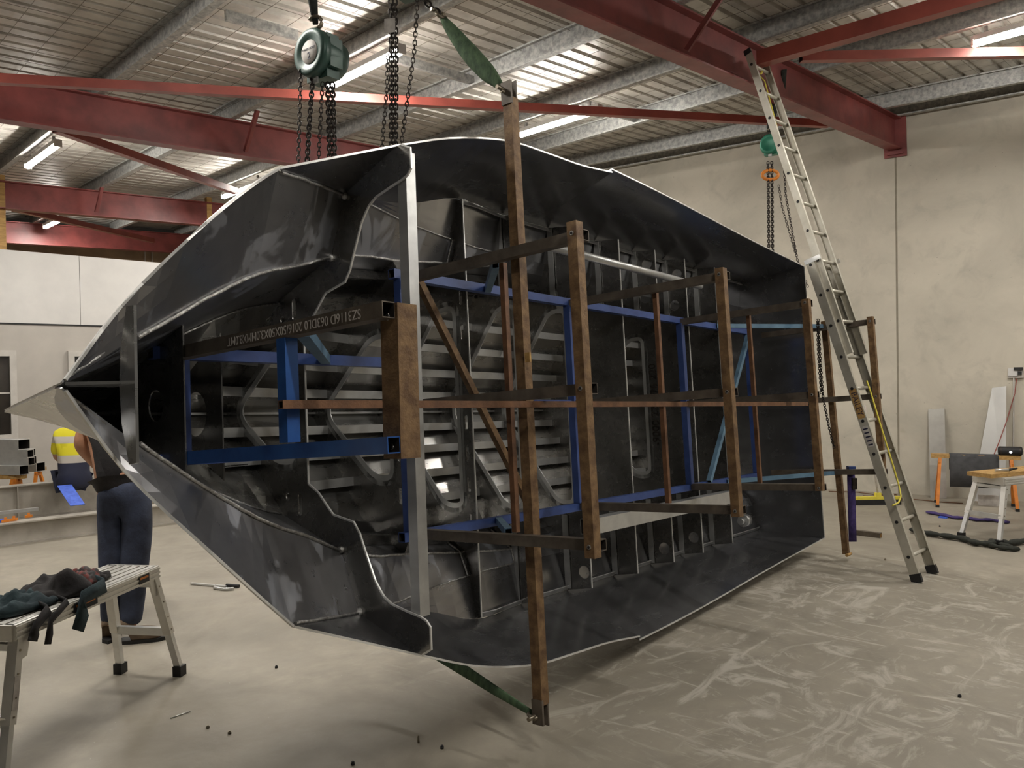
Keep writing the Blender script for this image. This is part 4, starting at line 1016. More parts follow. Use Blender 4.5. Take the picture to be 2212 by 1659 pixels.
for f_, dr in ((fL, CF * .9 - CR * .25), (fR, CR * .93 + CF * .2)):
    dr = dr.normalized(); bj = {'h': (f_ + Z * .05 - dr * .05, (.056, .055)), 'a': (f_ + Z * .17, .060), 'b': (f_ + Z * .055 + dr * .10, (.058, .055)), 't': (f_ + Z * .046 + dr * .20, (.054, .046))}
    skin_mesh('boot', bj, [('h', 'a'), ('h', 'b'), ('b', 't')], M['boot'], p1, 'h')
    m_ = MB(); sd = dr.cross(Z).normalized(); pr = [(-.045, -.05), (-.052, .0), (-.05, .1), (-.042, .18), (0, .232), (.042, .18), (.05, .1), (.052, 0), (.045, -.05), (0, -.095)]
    vs = [f_ - p1.location + dr * b_ + sd * a_ + Z * z_ for z_ in (0, .024) for a_, b_ in pr]; n = len(pr)
    m_.add(vs, [list(range(n))[::-1], list(range(n, 2 * n))] + [(i, (i + 1) % n, n + (i + 1) % n, n + i) for i in range(n)]); m_.build('boot_sole', M['black'], p1, True)
# --- second worker in hi-vis, seated on the far steel rail, back turned
d2p = 9.95
def q2(u, v, dd=0): return at(u, v, d2p + dd)
p2 = tag(empty('person', (on_z(150, 1102))), 'person in yellow and navy hi-vis shirt sitting on a steel rail, seen from behind', 'person')
J = {'pel': (q2(160, 1028, -.05), (.16, .13)), 'sp': (q2(158, 990), (.15, .12)), 'ch': (q2(157, 950, .06), (.18, .13)), 'nk': (q2(160, 915, .14), .06), 'hd': (q2(162, 892, .2), (.088, .1)), 'ht': (q2(163, 872, .22), (.08, .09)),
     'shL': (q2(128, 940, .06), .07), 'elL': (q2(122, 985, .12), .05), 'wrL': (q2(135, 1000, .42), .034), 'shR': (q2(188, 940, .06), .07), 'elR': (q2(197, 985, .12), .05), 'wrR': (q2(180, 1000, .42), .034),
     'hiL': (q2(147, 1036, .02), .10), 'knL': (q2(142, 1030, .48), .066), 'anL': (on_z(150, 1094) + CF * .62 + Z * .09 - CR * .05, .045), 'hiR': (q2(175, 1036, .02), .10), 'knR': (q2(178, 1030, .48), .066), 'anR': (on_z(150, 1094) + CF * .62 + Z * .09 + CR * .16, .045)}
Jb = dict(J); Eb = list(E_); hand(Jb, Eb, 'wrL', CF, CR, Z, 'l'); hand(Jb, Eb, 'wrR', CF, -CR, Z, 'r')
skin_mesh('body', Jb, Eb, M['skin'], p2, 'pel')
jn = {k: G(k, .02) for k in ('pel', 'hiL', 'hiR', 'knL', 'knR')}; jn.update({'anL': G('anL', .025), 'anR': G('anR', .025)})
skin_mesh('trousers', jn, [('pel', 'hiL'), ('pel', 'hiR'), ('hiL', 'knL'), ('knL', 'anL'), ('hiR', 'knR'), ('knR', 'anR')], M['navy'], p2, 'pel')
def hivis():
    m, nt, b = new_mat('hi_vis_shirt_cloth'); v = coords(nt); sep = nt.nodes.new('ShaderNodeSeparateXYZ'); nt.links.new(v, sep.inputs[0])
    r = nt.nodes.new('ShaderNodeValToRGB'); r.color_ramp.interpolation = 'CONSTANT'
    zs = [q2(150, v_).z for v_ in (998, 982, 957, 943)]; el = r.color_ramp.elements
    while len(el) < 5: el.new(0.5)
    for e_, p_, c_ in zip(el, [0] + [z / 2 for z in zs], (srgb(38, 42, 64), srgb(196, 188, 178), srgb(226, 214, 40), srgb(196, 188, 178), srgb(226, 214, 40))): e_.position = p_; e_.color = c_
    nt.links.new(math_n(nt, 'MULTIPLY', sep.outputs[2], 0.5), r.inputs[0]); nt.links.new(r.outputs[0], b.inputs['Base Color']); b.inputs['Roughness'].default_value = 0.75; return m
sj = {'hem': (q2(161, 1058, -.02), (.235, .17)), 'mid': (q2(161, 1030, -.05), (.225, .165)), 'sp': G('sp', .045), 'ch': G('ch', .03), 'nk': (q2(160, 926, .12), .08), 'shL': G('shL', .025), 'elL': G('elL', .025), 'shR': G('shR', .025), 'elR': G('elR', .025)}
skin_mesh('hi_vis_shirt', sj, [('hem', 'mid'), ('mid', 'sp'), ('sp', 'ch'), ('ch', 'nk'), ('ch', 'shL'), ('shL', 'elL'), ('ch', 'shR'), ('shR', 'elR')], hivis(), p2, 'sp')
head_parts(p2, q2(162, 884, .2), .115, CF, M['hair'])
for k in ('anL', 'anR'):
    f_ = Vector(J[k][0]) - Z * .09; bj = {'h': (f_ + Z * .055 - CF * .04, .05), 'a': (f_ + Z * .12, .055), 't': (f_ + Z * .045 + CF * .16, (.046, .042))}
    skin_mesh('boot', bj, [('h', 'a'), ('h', 't')], M['boot'], p2, 'h')

# ================================================================== STEEL RAILS AND STOCK AT THE LEFT
M['grey_steel'] = pm('pale_grey_steel', srgb(186, 180, 170), srgb(158, 152, 142), 3, 0.3, 0.5, 0.15)
def rail(pa, pb, h, w, ext0, ext1, lab):
    d = (pb - pa); d.z = 0; d.normalize(); a, b_ = pa - d * ext0, pb + d * ext1; nrm = Vector((d.y, -d.x, 0))
    if nrm.dot(CAM - a) < 0: nrm = -nrm
    t = tag(empty('steel_rail', pa), lab, 'beam', 'steel rails on the floor'); off_ = -nrm * w / 2 - pa
    m_ = MB(); ibeam(m_, a + off_, b_ + off_, h, w, Z, .014, .010); m_.build('beam', M['grey_steel'], t)
    L = (b_ - a).length
    for k in range(1, int(L / 1.6)):
        c = a + d * (k * 1.6) + off_; m_ = MB(); m_.box(c + Z * h / 2, d * .006, nrm * w * .46, Z * (h / 2 - .014)); m_.build('stiffener', M['grey_steel'], t)
    return d
rd = rail(on_z(0, 1181), on_z(215, 1152), .235, .18, 2.2, 2.0, 'long pale grey steel rail nearest the standing worker')
rail(on_z(0, 1128), on_z(115, 1114), .432, .18, 3.0, 2.5, 'long pale grey steel rail under the seated worker')
a, b_ = on_z(139, 1050, .437), on_z(168, 1093, .245); c = (a + b_) / 2
m_ = MB(); m_.bar(a - c + Z * .01, b_ - c + Z * .01, .16, .006); o = m_.build('blue_strap', M['blue_strap']); o.location = c; tag(o, 'blue flat strap lying across the two steel rails', 'strap')
for u, v, lab in ((12, 1128, 'orange clamp on the near steel rail beside a blue scrap'), (30, 1125, 'small orange clamp in the middle of the near steel rail'), (62, 1118, 'orange clamp nearest the seated worker on the near steel rail')):
    P = on_z(u, v, .237); m_ = MB(); m_.box(Z * .014, rd * .03, CF * .014, Z * .014); m_.box(Z * .038, rd * .009, CF * .009, Z * .014); o = m_.build('clamp', M['orange']); o.location = P; tag(o, lab, 'clamp', 'orange clamps on the rail')
P = on_z(2, 1128, .237); o = MB().abox((-.05, -.03, 0), (.05, .03, .03)).build('blue_scrap', M['blue_strap']); o.location = P; tag(o, 'blue scrap lying on the near steel rail', 'scrap')
P = on_z(35, 1108, .237); o = MB().bar(-rd * .22 + Z * .02, rd * .22 + Z * .02, .05, .035).build('flat_bar', M['alu_bright']); o.location = P; tag(o, 'short bright flat bar lying on the near steel rail', 'bar')
# trestles and the stack of aluminium box sections on them
def trestle(c, L, d, h, lab, grp='orange trestles'):
    t = tag(empty('trestle', c), lab, 'trestle', grp); s_ = Vector((-d.y, d.x, 0))
    MB().box(Z * (h - .025), d * L / 2, s_ * .045, Z * .025).build('timber_top', M['timber'], t)
    for e_ in (-1, 1):
        for f_ in (-1, 1):
            a, b_ = d * (e_ * (L / 2 - .1)) + s_ * (f_ * .03) + Z * (h - .05), d * (e_ * (L / 2 - .06)) + s_ * (f_ * .19) + Z * .03
            o = MB().bar(a, b_, .035, .035, d).build('leg', M['orange'], t); MB().bar(b_ + Z * .005, b_ - Z * .03, .042, .042, d).build('foot_cap', M['black'], o)
        MB().box(d * (e_ * (L / 2 - .09)) + Z * (h * .82), d * .012, s_ * .07, Z * .02).build('cross_piece', M['orange'], t)
    return t
q_ = erh
trestle(Vector((at(58, 1010, 10.98).x, at(58, 1010, 10.98).y, 0)), .5, CR, .54, 'orange trestle behind the stacked box sections')
trestle(Vector((at(8, 1027, 10.15).x, at(8, 1027, 10.15).y, 0)), .55, CR, .535, 'orange trestle carrying the stacked box sections')
def box_sec(uR, vC, dep, w, h, L, lab):
    c = at(uR, vC, dep); d_ = (CR * .96 - CF * .28).normalized()
    o = MB().shs(-d_ * L, Vector((0, 0, 0)), w, h, .006, Z).build('box_section', [M['alu_bright'], M['tube_in']]); o.location = c; tag(o, lab, 'box section', 'stacked box sections')
for (u_, z_, dep, w_, h_, lab) in ((52, .54, 10.10, .14, .12, 'bottom aluminium box section of the stack on the trestles'), (88, .54, 10.45, .14, .12, 'bottom rear aluminium box section sticking out past the stack'),
    (68, .66, 10.12, .10, .10, 'second-level aluminium box section at the front of the stack'), (72, .66, 10.28, .10, .10, 'second-level aluminium box section at the back of the stack'),
    (66, .76, 10.12, .10, .10, 'third-level aluminium box section at the front of the stack'), (70, .76, 10.28, .10, .10, 'third-level aluminium box section at the back of the stack'), (52, .86, 10.2, .18, .13, 'wide aluminium box section on top of the stack')):
    c = at(u_, 950, dep); px_v = 950 + (c.z - (z_ + h_ / 2)) / dep * FPX; box_sec(u_, px_v, dep, w_, h_, 1.6, lab)

# ================================================================== WORK PLATFORMS
def platform(P, X, Y, L, Wd, h, lab, sticker=True):
    """folding aluminium hop-up: P front far corner of the deck, X along the length, Y across"""
    t = tag(empty('work_platform', Vector((P.x, P.y, 0)) + X * (L / 2) + Y * (Wd / 2)), lab, 'platform', 'folding work platforms')
    o0 = t.location; C0 = Vector((P.x, P.y, h)) - o0
    n = 6
    for k in range(n):
        c = C0 + X * (L / 2) + Y * (Wd * (k + .5) / n) - Z * .012
        MB().box(c, X * (L / 2), Y * (Wd / n * .38), Z * .012).build('deck_plank', M['alu_plat'], t)
    MB().box(C0 + X * L / 2 + Y * Wd / 2 - Z * .028, X * (L / 2 - .004), Y * (Wd / 2 - .004), Z * .006).build('deck_pan', M['tube_in'], t)
    for y in (0, Wd):
        m_ = MB(); m_.box(C0 + X * L / 2 + Y * y - Z * .035, X * L / 2, Y * .012, Z * .035)
        for dz in (.012, .035, .058): m_.box(C0 + X * L / 2 + Y * (y + (-.014 if y == 0 else .014)) - Z * dz, X * L / 2, Y * .003, Z * .005)
        sr = m_.build('side_rail', M['alu_plat'], t)
        if sticker and y == 0:
            for xx, w_ in ((.15, .045), (.62, .085)):
                q = MB(); q.box(C0 + X * xx - Y * .0178 - Z * .035, X * w_, Y * .0006, Z * .022); st = q.build('sticker', M['black'], sr)
                q = MB(); q.box(C0 + X * xx - Y * .0186 - Z * .028, X * w_ * .8, Y * .0004, Z * .006); q.build('sticker_print', M['orange'], st)
    for x in (0, L):
        MB().box(C0 + X * x + Y * Wd / 2 - Z * .035, X * .010, Y * Wd / 2, Z * .035).build('end_rail', M['alu_plat'], t)
    for x, sx in ((.04, -1), (L - .04, 1)):
        feet = []
        for y, sy in ((.015, -1), (Wd - .015, 1)):
            a = C0 + X * x + Y * y - Z * .02; b_ = C0 + X * (x + sx * .17) + Y * (y + sy * .055) - Z * h; b_.z = .03
            mid = a + (b_ - a) * .62
            o = MB().bar(a, mid, .05, .036, X).build('leg', M['alu_plat'], t)
            MB().bar(mid, b_, .040, .028, X).build('leg_extension', M['alu_bright'], o)
            q = MB(); q.bar(b_ + Z * .03, b_ - Z * .03, .052, .06, X); q.build('rubber_foot', M['black'], o)
            for f_ in (.15, .3, .45, .57):
                p_ = a + (b_ - a) * f_; q = MB(); q.cyl(p_ - Y * .022 * (1 if sy < 0 else -1), p_ - Y * .028 * (1 if sy < 0 else -1), .005, None, 8); q.build('rivet', M['shackle'], o)
            if sticker and sy < 0 and sx > 0:
                p_ = a + (b_ - a) * .42; q = MB(); q.bar(p_ - Y * .0262 - (b_ - a).normalized() * .07, p_ - Y * .0262 + (b_ - a).normalized() * .07, .034, .001, Y); q.build('barcode_label', M['label'], o)
            m_ = MB(); m_.plate([[(0, 0), (.10, 0), (.07, -.05), (.045, -.15), (.0, -.16), (-.015, -.08)]], lambda u_, v_: tuple(C0 + X * (x - sx * .03 + sx * (.10 - u_ - .05)) + Y * (y + sy * .022) + Z * (v_ - .005)), Y, .004); m_.build('gusset', M['alu_plat'], t)
            feet.append((a, b_))
        (a0, b0), (a1, b1) = feet
        MB().bar(a0 + (b0 - a0) * .6, a1 + (b1 - a1) * .6, .03, .045, Z).build('cross_bar', M['alu_bright'], t); MB().bar(a0 + (b0 - a0) * .13, a1 + (b1 - a1) * .13, .03, .03, Z).build('cross_bar', M['alu_bright'], t)
    return t
h_p = .68
Pf = on_z(340, 1222, h_p); Pn = on_z(40, 1346, h_p); Xp = (Pn - Pf); Xp.z = 0; Lp = Xp.length + .03; Xp.normalize(); Yp = Vector((Xp.y, -Xp.x, 0))
if Yp.dot(CR) > 0: Yp = -Yp
platform(Pf, Xp, Yp, Lp, .30, h_p, 'folding aluminium work platform with clothes heaped on it')
# barcode label on the near leg of the platform
lb = Pf + Xp * (Lp + .055) - Yp * .042; lb.z = .40
# ---- heap of clothes
def heap(name, c, ax, ay, rx, ry, h, mat, lab, seed, fold=9.0):
    rnd = random.Random(seed); n = 34; m_ = MB(); vs = []; ph = [(rnd.uniform(0, 6.3), rnd.uniform(.6, 1.4), rnd.uniform(-1, 1), rnd.uniform(-1, 1)) for _ in range(7)]
    for j in range(n + 1):
        for i in range(n + 1):
            u, v = (i / n * 2 - 1), (j / n * 2 - 1); r = math.hypot(u, v); th = math.atan2(v, u)
            k = 1 + .16 * math.sin(3 * th + ph[0][0]) + .10 * math.sin(5 * th + ph[1][0]); q = max(abs(u), abs(v)); rr = (q / r if r > 1e-6 else 1)
            x, y = u * rr * rx * k, v * rr * ry * k; e_ = max(0, 1 - q ** 2.2)
            f_ = sum(math.sin(fold * (a * u + b * v) * s_ + p) for p, s_, a, b in ph) / 7
            f2 = sum(math.sin(2.3 * fold * (b * u - a * v) * s_ + p * 2) for p, s_, a, b in ph) / 7
            vs.append(c * 0 + ax * x + ay * y + Z * (.006 + h * (e_ ** .5) * (.72 + .55 * f_ + .2 * f2)))
    fs = [(j * (n + 1) + i, j * (n + 1) + i + 1, (j + 1) * (n + 1) + i + 1, (j + 1) * (n + 1) + i) for j in range(n) for i in range(n)]
    m_.add(vs, fs, True); o = m_.build(name, mat); o.location = c
    so = o.modifiers.new('thick', 'SOLIDIFY'); so.thickness = .004; so.offset = -1
    return tag(o, lab, 'clothes', 'clothes heaped on the platform')
M['teal'] = pm('dark_teal_cloth', srgb(44, 62, 66), srgb(28, 42, 48), 9, 0, 0.9, 0, 0.3, 60)
M['plaid'] = pm('worn_plaid_cloth', srgb(72, 70, 70), srgb(128, 70, 66), 26, 0, 0.9, 0, 0.3, 60, lo=.45, hi=.6)
def deck(a, b): return Vector((Pf.x, Pf.y, h_p + .001)) + Xp * a + Yp * b
heap('work_jacket', deck(.62, .15), Xp, Yp, .19, .13, .115, M['black_cloth'], 'crumpled black jacket in the middle of the clothes heap', 3)
heap('overalls', deck(.86, .17), Xp, Yp, .19, .12, .085, M['teal'], 'dark teal overalls at the near end of the clothes heap', 8)
heap('plaid_shirt', deck(.44, .15), Xp, Yp, .10, .10, .085, M['plaid'], 'worn plaid shirt bunched on the clothes heap', 5)
heap('dark_glove', deck(.35, .13), Xp, Yp, .075, .055, .05, M['black_cloth'], 'dark crumpled glove at the far end of the clothes heap', 11)
def hanging(name, pts, w, mat, lab, cat='strap'):
    c = pts[0]; m_ = MB(); m_.sweep([p - c for p in pts], [(-w / 2, -.003), (w / 2, -.003), (w / 2, .003), (-w / 2, .003)], -Yp, False, True, True, [0, .1, -.1, .15, .1][:len(pts)]); o = m_.build(name, mat); o.location = c
    return tag(o, lab, cat, 'cloth tails hanging off the platform')
def edge_pt(u, v, o_=.02): return on_plane(u, v, Pf - Yp * o_, Yp)
hanging('sleeve', [deck(.44, .05) + Z * .03, deck(.47, -.015) + Z * .015, edge_pt(180, 1290, .03), edge_pt(178, 1330, .03), edge_pt(168, 1362, .03)], .075, M['teal'], 'dark teal sleeve tail hanging over the platform side')
hanging('apron_tie', [deck(.72, .05) + Z * .02, deck(.74, -.012) + Z * .012, edge_pt(110, 1340, .03), edge_pt(107, 1370, .03), edge_pt(103, 1392, .03)], .035, M['black_cloth'], 'black tie tail hanging below the platform')
hanging('apron_tie', [deck(.84, .05) + Z * .02, deck(.86, -.012) + Z * .012, edge_pt(78, 1352, .03), edge_pt(74, 1370, .03), edge_pt(70, 1385, .03)], .05, M['black_cloth'], 'wide black tie tail hanging beside the platform leg')

# ================================================================== LITTER ON THE FLOOR
def litter(name, u, v, mb, mat, lab, cat, grp=None):
    o = mb.build(name, mat); o.location = on_z(u, v); return tag(o, lab, cat, grp)
# clamp
a, b_ = on_z(413, 1263), on_z(515, 1272); d = (b_ - a); Lc = d.length; d.normalize(); s_ = Vector((-d.y, d.x, 0))
t = tag(empty('bar_clamp', a), 'bright steel bar clamp lying on the floor under the bow', 'clamp')
MB().bar(Z * .012, d * (Lc * .75) + Z * .012, .022, .012).build('bar', M['alu_bright'], t)
MB().tube([d * (Lc * .55) + Z * .014 - s_ * .02, d * (Lc * .62) + Z * .014 - s_ * .07, d * (Lc * .85) + Z * .014 - s_ * .08, d * (Lc * .98) + Z * .014 - s_ * .045], .012, 8).build('jaw', M['alu_bright'], t)
MB().cyl(d * (Lc * .72) + Z * .016 + s_ * .02, d * (Lc * .98) + Z * .016 + s_ * .02, .014, None, 10).build('handle', M['black'], t)
for i, (u0, v0, u1, v1, lab) in enumerate(((368, 1553, 411, 1538, 'bright filler rod on the floor near the platform'), (194, 1308, 208, 1303, 'short filler rod lying under the platform'), (298, 1312, 310, 1314, 'dark short rod beside the standing worker'))):
    a, b_ = on_z(u0, v0), on_z(u1, v1); o = MB().cyl(Z * .004, b_ - a + Z * .004, .003, None, 8).build('filler_rod', M['alu_bright'] if i < 2 else M['black']); o.location = a; tag(o, lab, 'rod', 'rods on the floor')
for i, (u, v, lab) in enumerate(((449, 1573, 'small steel nut by itself on the bare slab'), (496, 1585, 'small steel nut beside a dark smear'), (597, 1443, 'dark cut-off lump on the slab under the bow'), (904, 1604, 'short bolt standing on its head on the slab'), (955, 1617, 'tiny dark chip beside the standing bolt'), (762, 1652, 'dark nut lying alone on the near slab'), (2073, 1506, 'small dark chip on the bare slab right of the boat'), (2030, 1138, 'small dark offcut before the purple strap'), (1912, 1210, 'pale aluminium chip between post and ladder'))):
    m_ = MB(); r = .009 if i != 3 else .006; hgt = .012 if i != 3 else .03
    m_.cyl((0, 0, 0), (0, 0, hgt), r, None, 6); m_.cyl((0, 0, hgt), (0, 0, hgt + .004), r * .6, None, 8)
    litter('nut', u, v, m_, M['shackle'] if i in (0, 1, 3, 8) else M['black'], lab, 'nut', 'hardware scattered on the floor')

# ================================================================== RIGHT-HAND CORNER
# second platform with a plank on it
fa_, fb_ = on_z(2068, 1163), on_z(2155, 1181)
hz = .64
Yq = (fa_ - fb_); Yq.z = 0; Yq.normalize(); Xq = Vector((Yq.y, -Yq.x, 0))
if Xq.dot(CR) < 0: Xq = -Xq
Xq = (Xq * .95 + CF * .0).normalized()
Pq = fb_ + Yq * .05 + Xq * .17
platform(Vector((Pq.x, Pq.y, hz)), Xq, Yq, 1.25, .32, hz, 'folding aluminium work platform with a timber plank on it', False)
c = Pq + Xq * .55 + Yq * .18; c.z = hz + .001
o = MB().box(Z * .02, Xq * .66, Yq * .13, Z * .02).build('plank', M['timber']); o.location = c; tag(o, 'thick timber plank lying on the work platform near the trestle', 'plank')
t = tag(empty('grinding_tool', on_z(2150, 1020, hz + .042)), 'small metal hand tool with a black handle lying on the plank', 'tool')
MB().cyl(Z * .02, CR * .13 + Z * .02, .014, None, 10).build('metal_body', M['alu_bright'], t); MB().cyl(CR * .13 + Z * .02, CR * .24 + CF * .04 + Z * .03, .013, .009, 10).build('handle', M['black'], t)
# orange trestle with a dark mat over it
tl, tr_ = on_z(2046, 1093), on_z(2180, 1100)
dT = (tr_ - tl); dT.z = 0; LT = dT.length; dT.normalize(); cT = (tl + tr_) / 2 + CF * .05
trestle(cT, LT + .30, dT, .645, 'orange trestle with timber top by the concrete wall', 'orange trestles')
m_ = MB(); n_ = Vector((dT.y, -dT.x, 0))
if n_.dot(CAM - cT) < 0: n_ = -n_
prof_m = [(.055, -.40), (.062, -.2), (.058, -.03), (.045, .006), (0, .012), (-.045, .006), (-.058, -.03), (-.06, -.2)]
vs = []; fs = []; nm = 10
a0 = -LT * .5 + .06
for k in range(nm + 1):
    x = -LT * .42 + (LT * .80) * k / nm
    for (y, z) in prof_m: vs.append(dT * x + n_ * (y + .006 * math.sin(k * 1.7 + z * 9)) + Z * (.645 + z))
m = len(prof_m)
for k in range(nm):
    for j in range(m - 1): fs.append((k * m + j, k * m + j + 1, (k + 1) * m + j + 1, (k + 1) * m + j))
m_.add(vs, fs, True); o = m_.build('rubber_mat', pm('charcoal_mat', srgb(78, 78, 80), srgb(62, 62, 64), 12, 0, 0.8)); o.location = cT
so = o.modifiers.new('thick', 'SOLIDIFY'); so.thickness = .006; so.offset = 1; tag(o, 'charcoal mat draped over the orange trestle', 'mat')
# speaker
pS = on_plane(2182, 980, cT, n_); pS = cT + dT * ((pS - cT).dot(dT)) + Z * .645
t = tag(empty('speaker', pS), 'black portable speaker standing on the end of the trestle', 'speaker')
m_ = MB(); disc_stack(m_, Z * .055, dT, [(-.125, 0), (-.125, .042), (-.12, .05), (-.105, .054), (.105, .054), (.12, .05), (.125, .042), (.125, 0)]); m_.build('body', M['black'], t)
m_ = MB(); disc_stack(m_, n_ * .048 + Z * .045, n_, [(0, .016), (.012, .014), (.012, 0)]); m_.build('logo_dot', emit('logo_dot_glow', (0.9, 0.95, 1.0), 2.0), t)  # white logo dot, its brightness put in as glow; no lamp
for s_ in (-1, 1):
    m_ = MB(); disc_stack(m_, Z * .055 + dT * (s_ * .1), dT, [(-.008, .056), (.008, .056)]); m_.build('end_ring', M['chain'], t)
# sheets leaning on the wall
def lean_sheet(name, px, dist, th, mat, lab):
    """px: bottom-left, bottom-right, top-right, top-left; bottom stands off the wall, top touches it"""
    bl = on_plane(*px[0], wallA + wn * dist, wn); br = on_plane(*px[1], wallA + wn * dist, wn); tr2 = on_plane(*px[2], wallA + wn * .012, wn); tl2 = on_plane(*px[3], wallA + wn * .012, wn)
    bl.z = br.z = 0.004; c = (bl + br) / 2; m_ = MB(); q = wn * th
    vs = [p - c for p in (bl, br, tr2, tl2)]; vs = vs + [p + q for p in vs]
    m_.add(vs, [(0, 1, 2, 3), (7, 6, 5, 4), (0, 4, 5, 1), (1, 5, 6, 2), (2, 6, 7, 3), (3, 7, 4, 0)]); o = m_.build(name, mat, None, True); o.location = c
    return tag(o, lab, 'sheet', 'metal sheets leaning on the wall')
M['sheet'] = pm('dull_aluminium_sheet', (.62, .60, .55, 1), (.48, .46, .43, 1), 4, .8, .34, .2)
M['sheet_highlight'] = pm('sheet_with_painted_highlight', (.78, .77, .74, 1), (.72, .71, .69, 1), 4, .35, .25, .1)  # paler sheet metal, the bright reflection is put into the colour
lean_sheet('metal_sheet', [(2010, 1080), (2045, 1082), (2040, 882), (2005, 884)], .22, .004, M['sheet'], 'narrow dull aluminium sheet leaning on the wall')
lean_sheet('metal_sheet', [(2098, 1078), (2172, 1082), (2174, 834), (2143, 838)], .25, .004, M['sheet_highlight'], 'tapered metal sheet with a painted-in bright reflection leaning on the wall behind the trestle')
P = on_z(2135, 1092); o = MB().abox((-.11, -.02, 0), (.11, .0, .13)).build('white_box', M['label']); o.location = P; o.rotation_euler = (0, 0, math.atan2(dT.y, dT.x)); tag(o, 'small white carton standing under the trestle', 'carton')
# power outlet with plug, cable and conduit
pO = on_plane(2194, 806, wallA, wn) + wn * .02
t = tag(empty('power_outlet', pO), 'white power outlet with a plug on the concrete wall', 'outlet')
MB().box(Vector(), wdir * .085, wn * .02, Z * .06).build('box', M['label'], t); MB().box(wn * .02 + Z * .015 + wdir * .03, wdir * .05, wn * .012, Z * .05).build('cover', M['white_paint'], t)
MB().box(wn * .03 - wdir * .045, wdir * .022, wn * .02, Z * .02).build('plug', M['black'], t); MB().box(wn * .03 + Z * .055 - wdir * .03, wdir * .05, wn * .018, Z * .02).build('switch', M['black'], t)
P = lambda u, v, k=.03: on_plane(u, v, wallA + wn * k, wn)
c = P(2190, 815); m_ = MB(); m_.tube([p - c for p in (P(2190, 815), P(2190, 860), P(2189, 960), P(2188, 1070, .03))], .009, 8); o = m_.build('white_cable', M['frame_paint']); o.location = c; tag(o, 'pale cable running down the wall from the outlet', 'cable')
c = P(2196, 818); m_ = MB(); m_.tube([p - c for p in (P(2196, 818), P(2192, 850), P(2176, 905, .1), P(2160, 950, .25), P(2148, 980, .45), P(2140, 1000, .55))], .006, 8); o = m_.build('red_cable', M['red_light']); o.location = c; tag(o, 'thin red cable hanging from the outlet down to the trestle', 'cable')
# broom and cable heap
bq = on_z(1893, 1090); wd_ = CR
t = tag(empty('broom', bq), 'yellow push broom with black bristles standing behind the ladder', 'broom')
MB().box(Z * .085, CR * .30, CF * .03, Z * .018).build('head', M['yellow'], t); MB().box(Z * .034, CR * .30, CF * .035, Z * .034).build('bristles', M['black'], t)
MB().box(Z * .12 + CR * .02, CR * .035, CF * .025, Z * .03).build('socket', M['yellow'], t)
MB().cyl(Z * .13 + CR * .02, Z * 1.25 - CR * .02 + CF * .25, .012, None, 10).build('handle', M['label'], t)
rnd = random.Random(4); cc = on_z(1908, 1080); m_ = MB(); pts = []
for k in range(60): a = k * .55; r = .10 + .16 * rnd.random(); pts.append(Vector((math.cos(a) * r * 1.6, math.sin(a) * r, .012 + .03 * rnd.random())))
m_.tube(pts, .006, 6); o = m_.build('cable_heap', M['rust_red']); o.location = cc; tag(o, 'heap of reddish cable on the floor against the wall', 'cable')
c = on_z(1790, 1062); m_ = MB(); m_.tube([on_z(u, v) - c + Z * .006 for u, v in ((1790, 1062), (1850, 1064), (1960, 1078), (2040, 1086), (2080, 1088))], .006, 6); o = m_.build('floor_cable', M['rust_red']); o.location = c; tag(o, 'reddish cable trailing along the floor below the wall', 'cable')
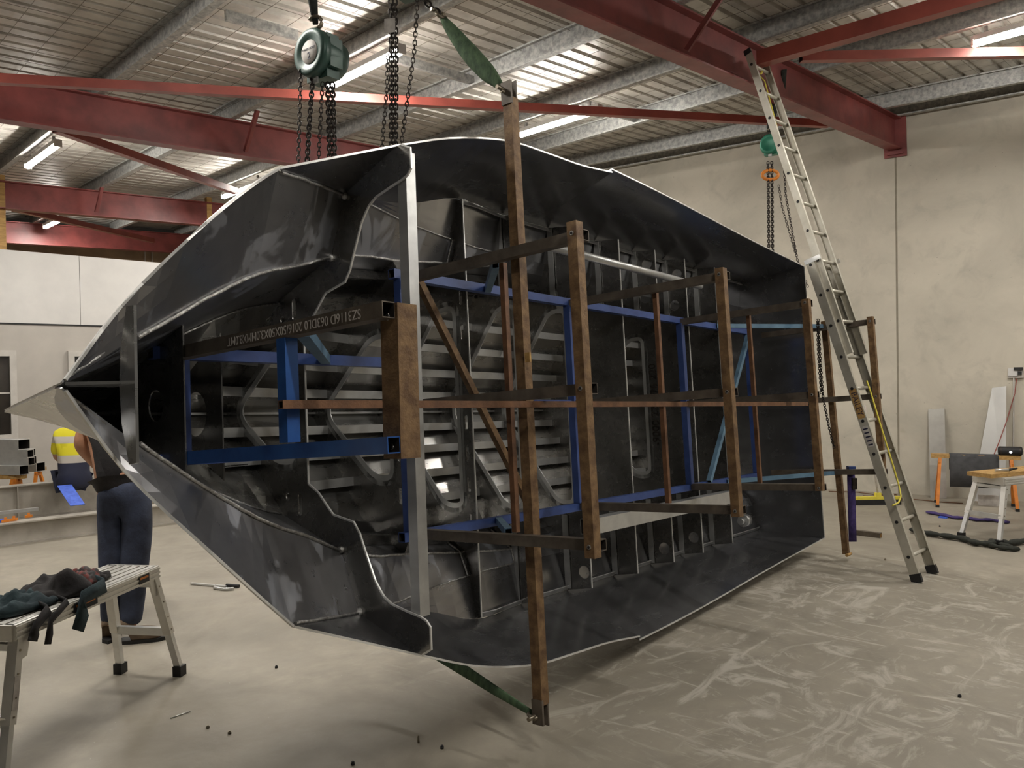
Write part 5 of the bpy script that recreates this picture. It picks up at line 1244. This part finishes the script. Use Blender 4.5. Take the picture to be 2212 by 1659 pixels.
# slings and straps on the floor, tube offcut
def floor_band(name, px, w, th, mat, lab, cat, scl=None):
    P_ = [on_z(u, v) + Z * (th * .55) for u, v in px]; c = P_[0].copy(); c.z = 0; m_ = MB()
    Q = []
    for i in range(len(P_) - 1):
        for k in range(4): Q.append(P_[i] + (P_[i + 1] - P_[i]) * (k / 4))
    Q.append(P_[-1]); m_.sweep([p - c for p in Q], [(math.cos(a) * w / 2, math.sin(a) * th / 2) for a in [i * math.pi / 4 for i in range(8)]], Z, False, True, True, None, [.6 + .4 * abs(math.sin(i * .9)) for i in range(len(Q))])
    o = m_.build(name, mat); o.location = c; return tag(o, lab, cat, 'slings and straps on the floor')
floor_band('floor_sling', [(1968, 1150), (2000, 1158), (2040, 1164), (2080, 1170), (2110, 1180), (2135, 1182), (2150, 1176), (2180, 1180), (2215, 1175)], .09, .06, M['sling_dark'], 'dark green sling lying across the floor under the platform leg', 'sling')
floor_band('floor_sling', [(2140, 1172), (2165, 1182), (2196, 1192), (2170, 1190), (2140, 1184)], .07, .05, M['sling_dark'], 'looped end of the dark green floor sling', 'sling')
floor_band('floor_strap', [(2003, 1109), (2030, 1114), (2062, 1121), (2090, 1122), (2110, 1126), (2140, 1126), (2178, 1132)], .10, .035, M['purple'], 'purple strap lying on the floor before the trestle', 'strap')
P = on_z(2040, 1118); o = MB().abox((-.06, -.04, 0), (.07, .05, .012)).build('blue_rag', M['blue_strap']); o.location = P; tag(o, 'small blue rag beside the purple strap', 'rag')
a, b_ = on_z(1848, 1155), on_z(1903, 1162); c = a
o = MB().shs(Z * .026, b_ - a + Z * .026, .05, .05, .004).build('tube_offcut', [M['black_steel'], M['timber']]); o.location = c; tag(o, 'brown square tube offcut lying behind the far lifting post', 'offcut')
# purple ratchet strap around the far lifting post
a = HM @ hpl(1838, 1020, 's', 5.775); b_ = HM @ hpl(1842, 1170, 's', 5.775); c = a
m_ = MB(); m_.sweep([p - c for p in (a + Z * .03, a + (b_ - a) * .3, a + (b_ - a) * .65, b_)], [(-.033, -.006), (.033, -.006), (.033, .006), (-.033, .006)], -CF, False, True, True)
t = tag(empty('ratchet_strap', a), 'purple ratchet strap hung down the far lifting post', 'strap'); o = m_.build('webbing', M['purple'], t)
MB().box(CR * .02 - Z * .10 - CF * .02, CR * .02, CF * .015, Z * .05).build('ratchet', M['chain'], t)
m_ = MB(); m_.box(Z * .02 - CF * .004, CR * .03, CF * .03, Z * .035); m_.build('wrap', M['blue'], t)
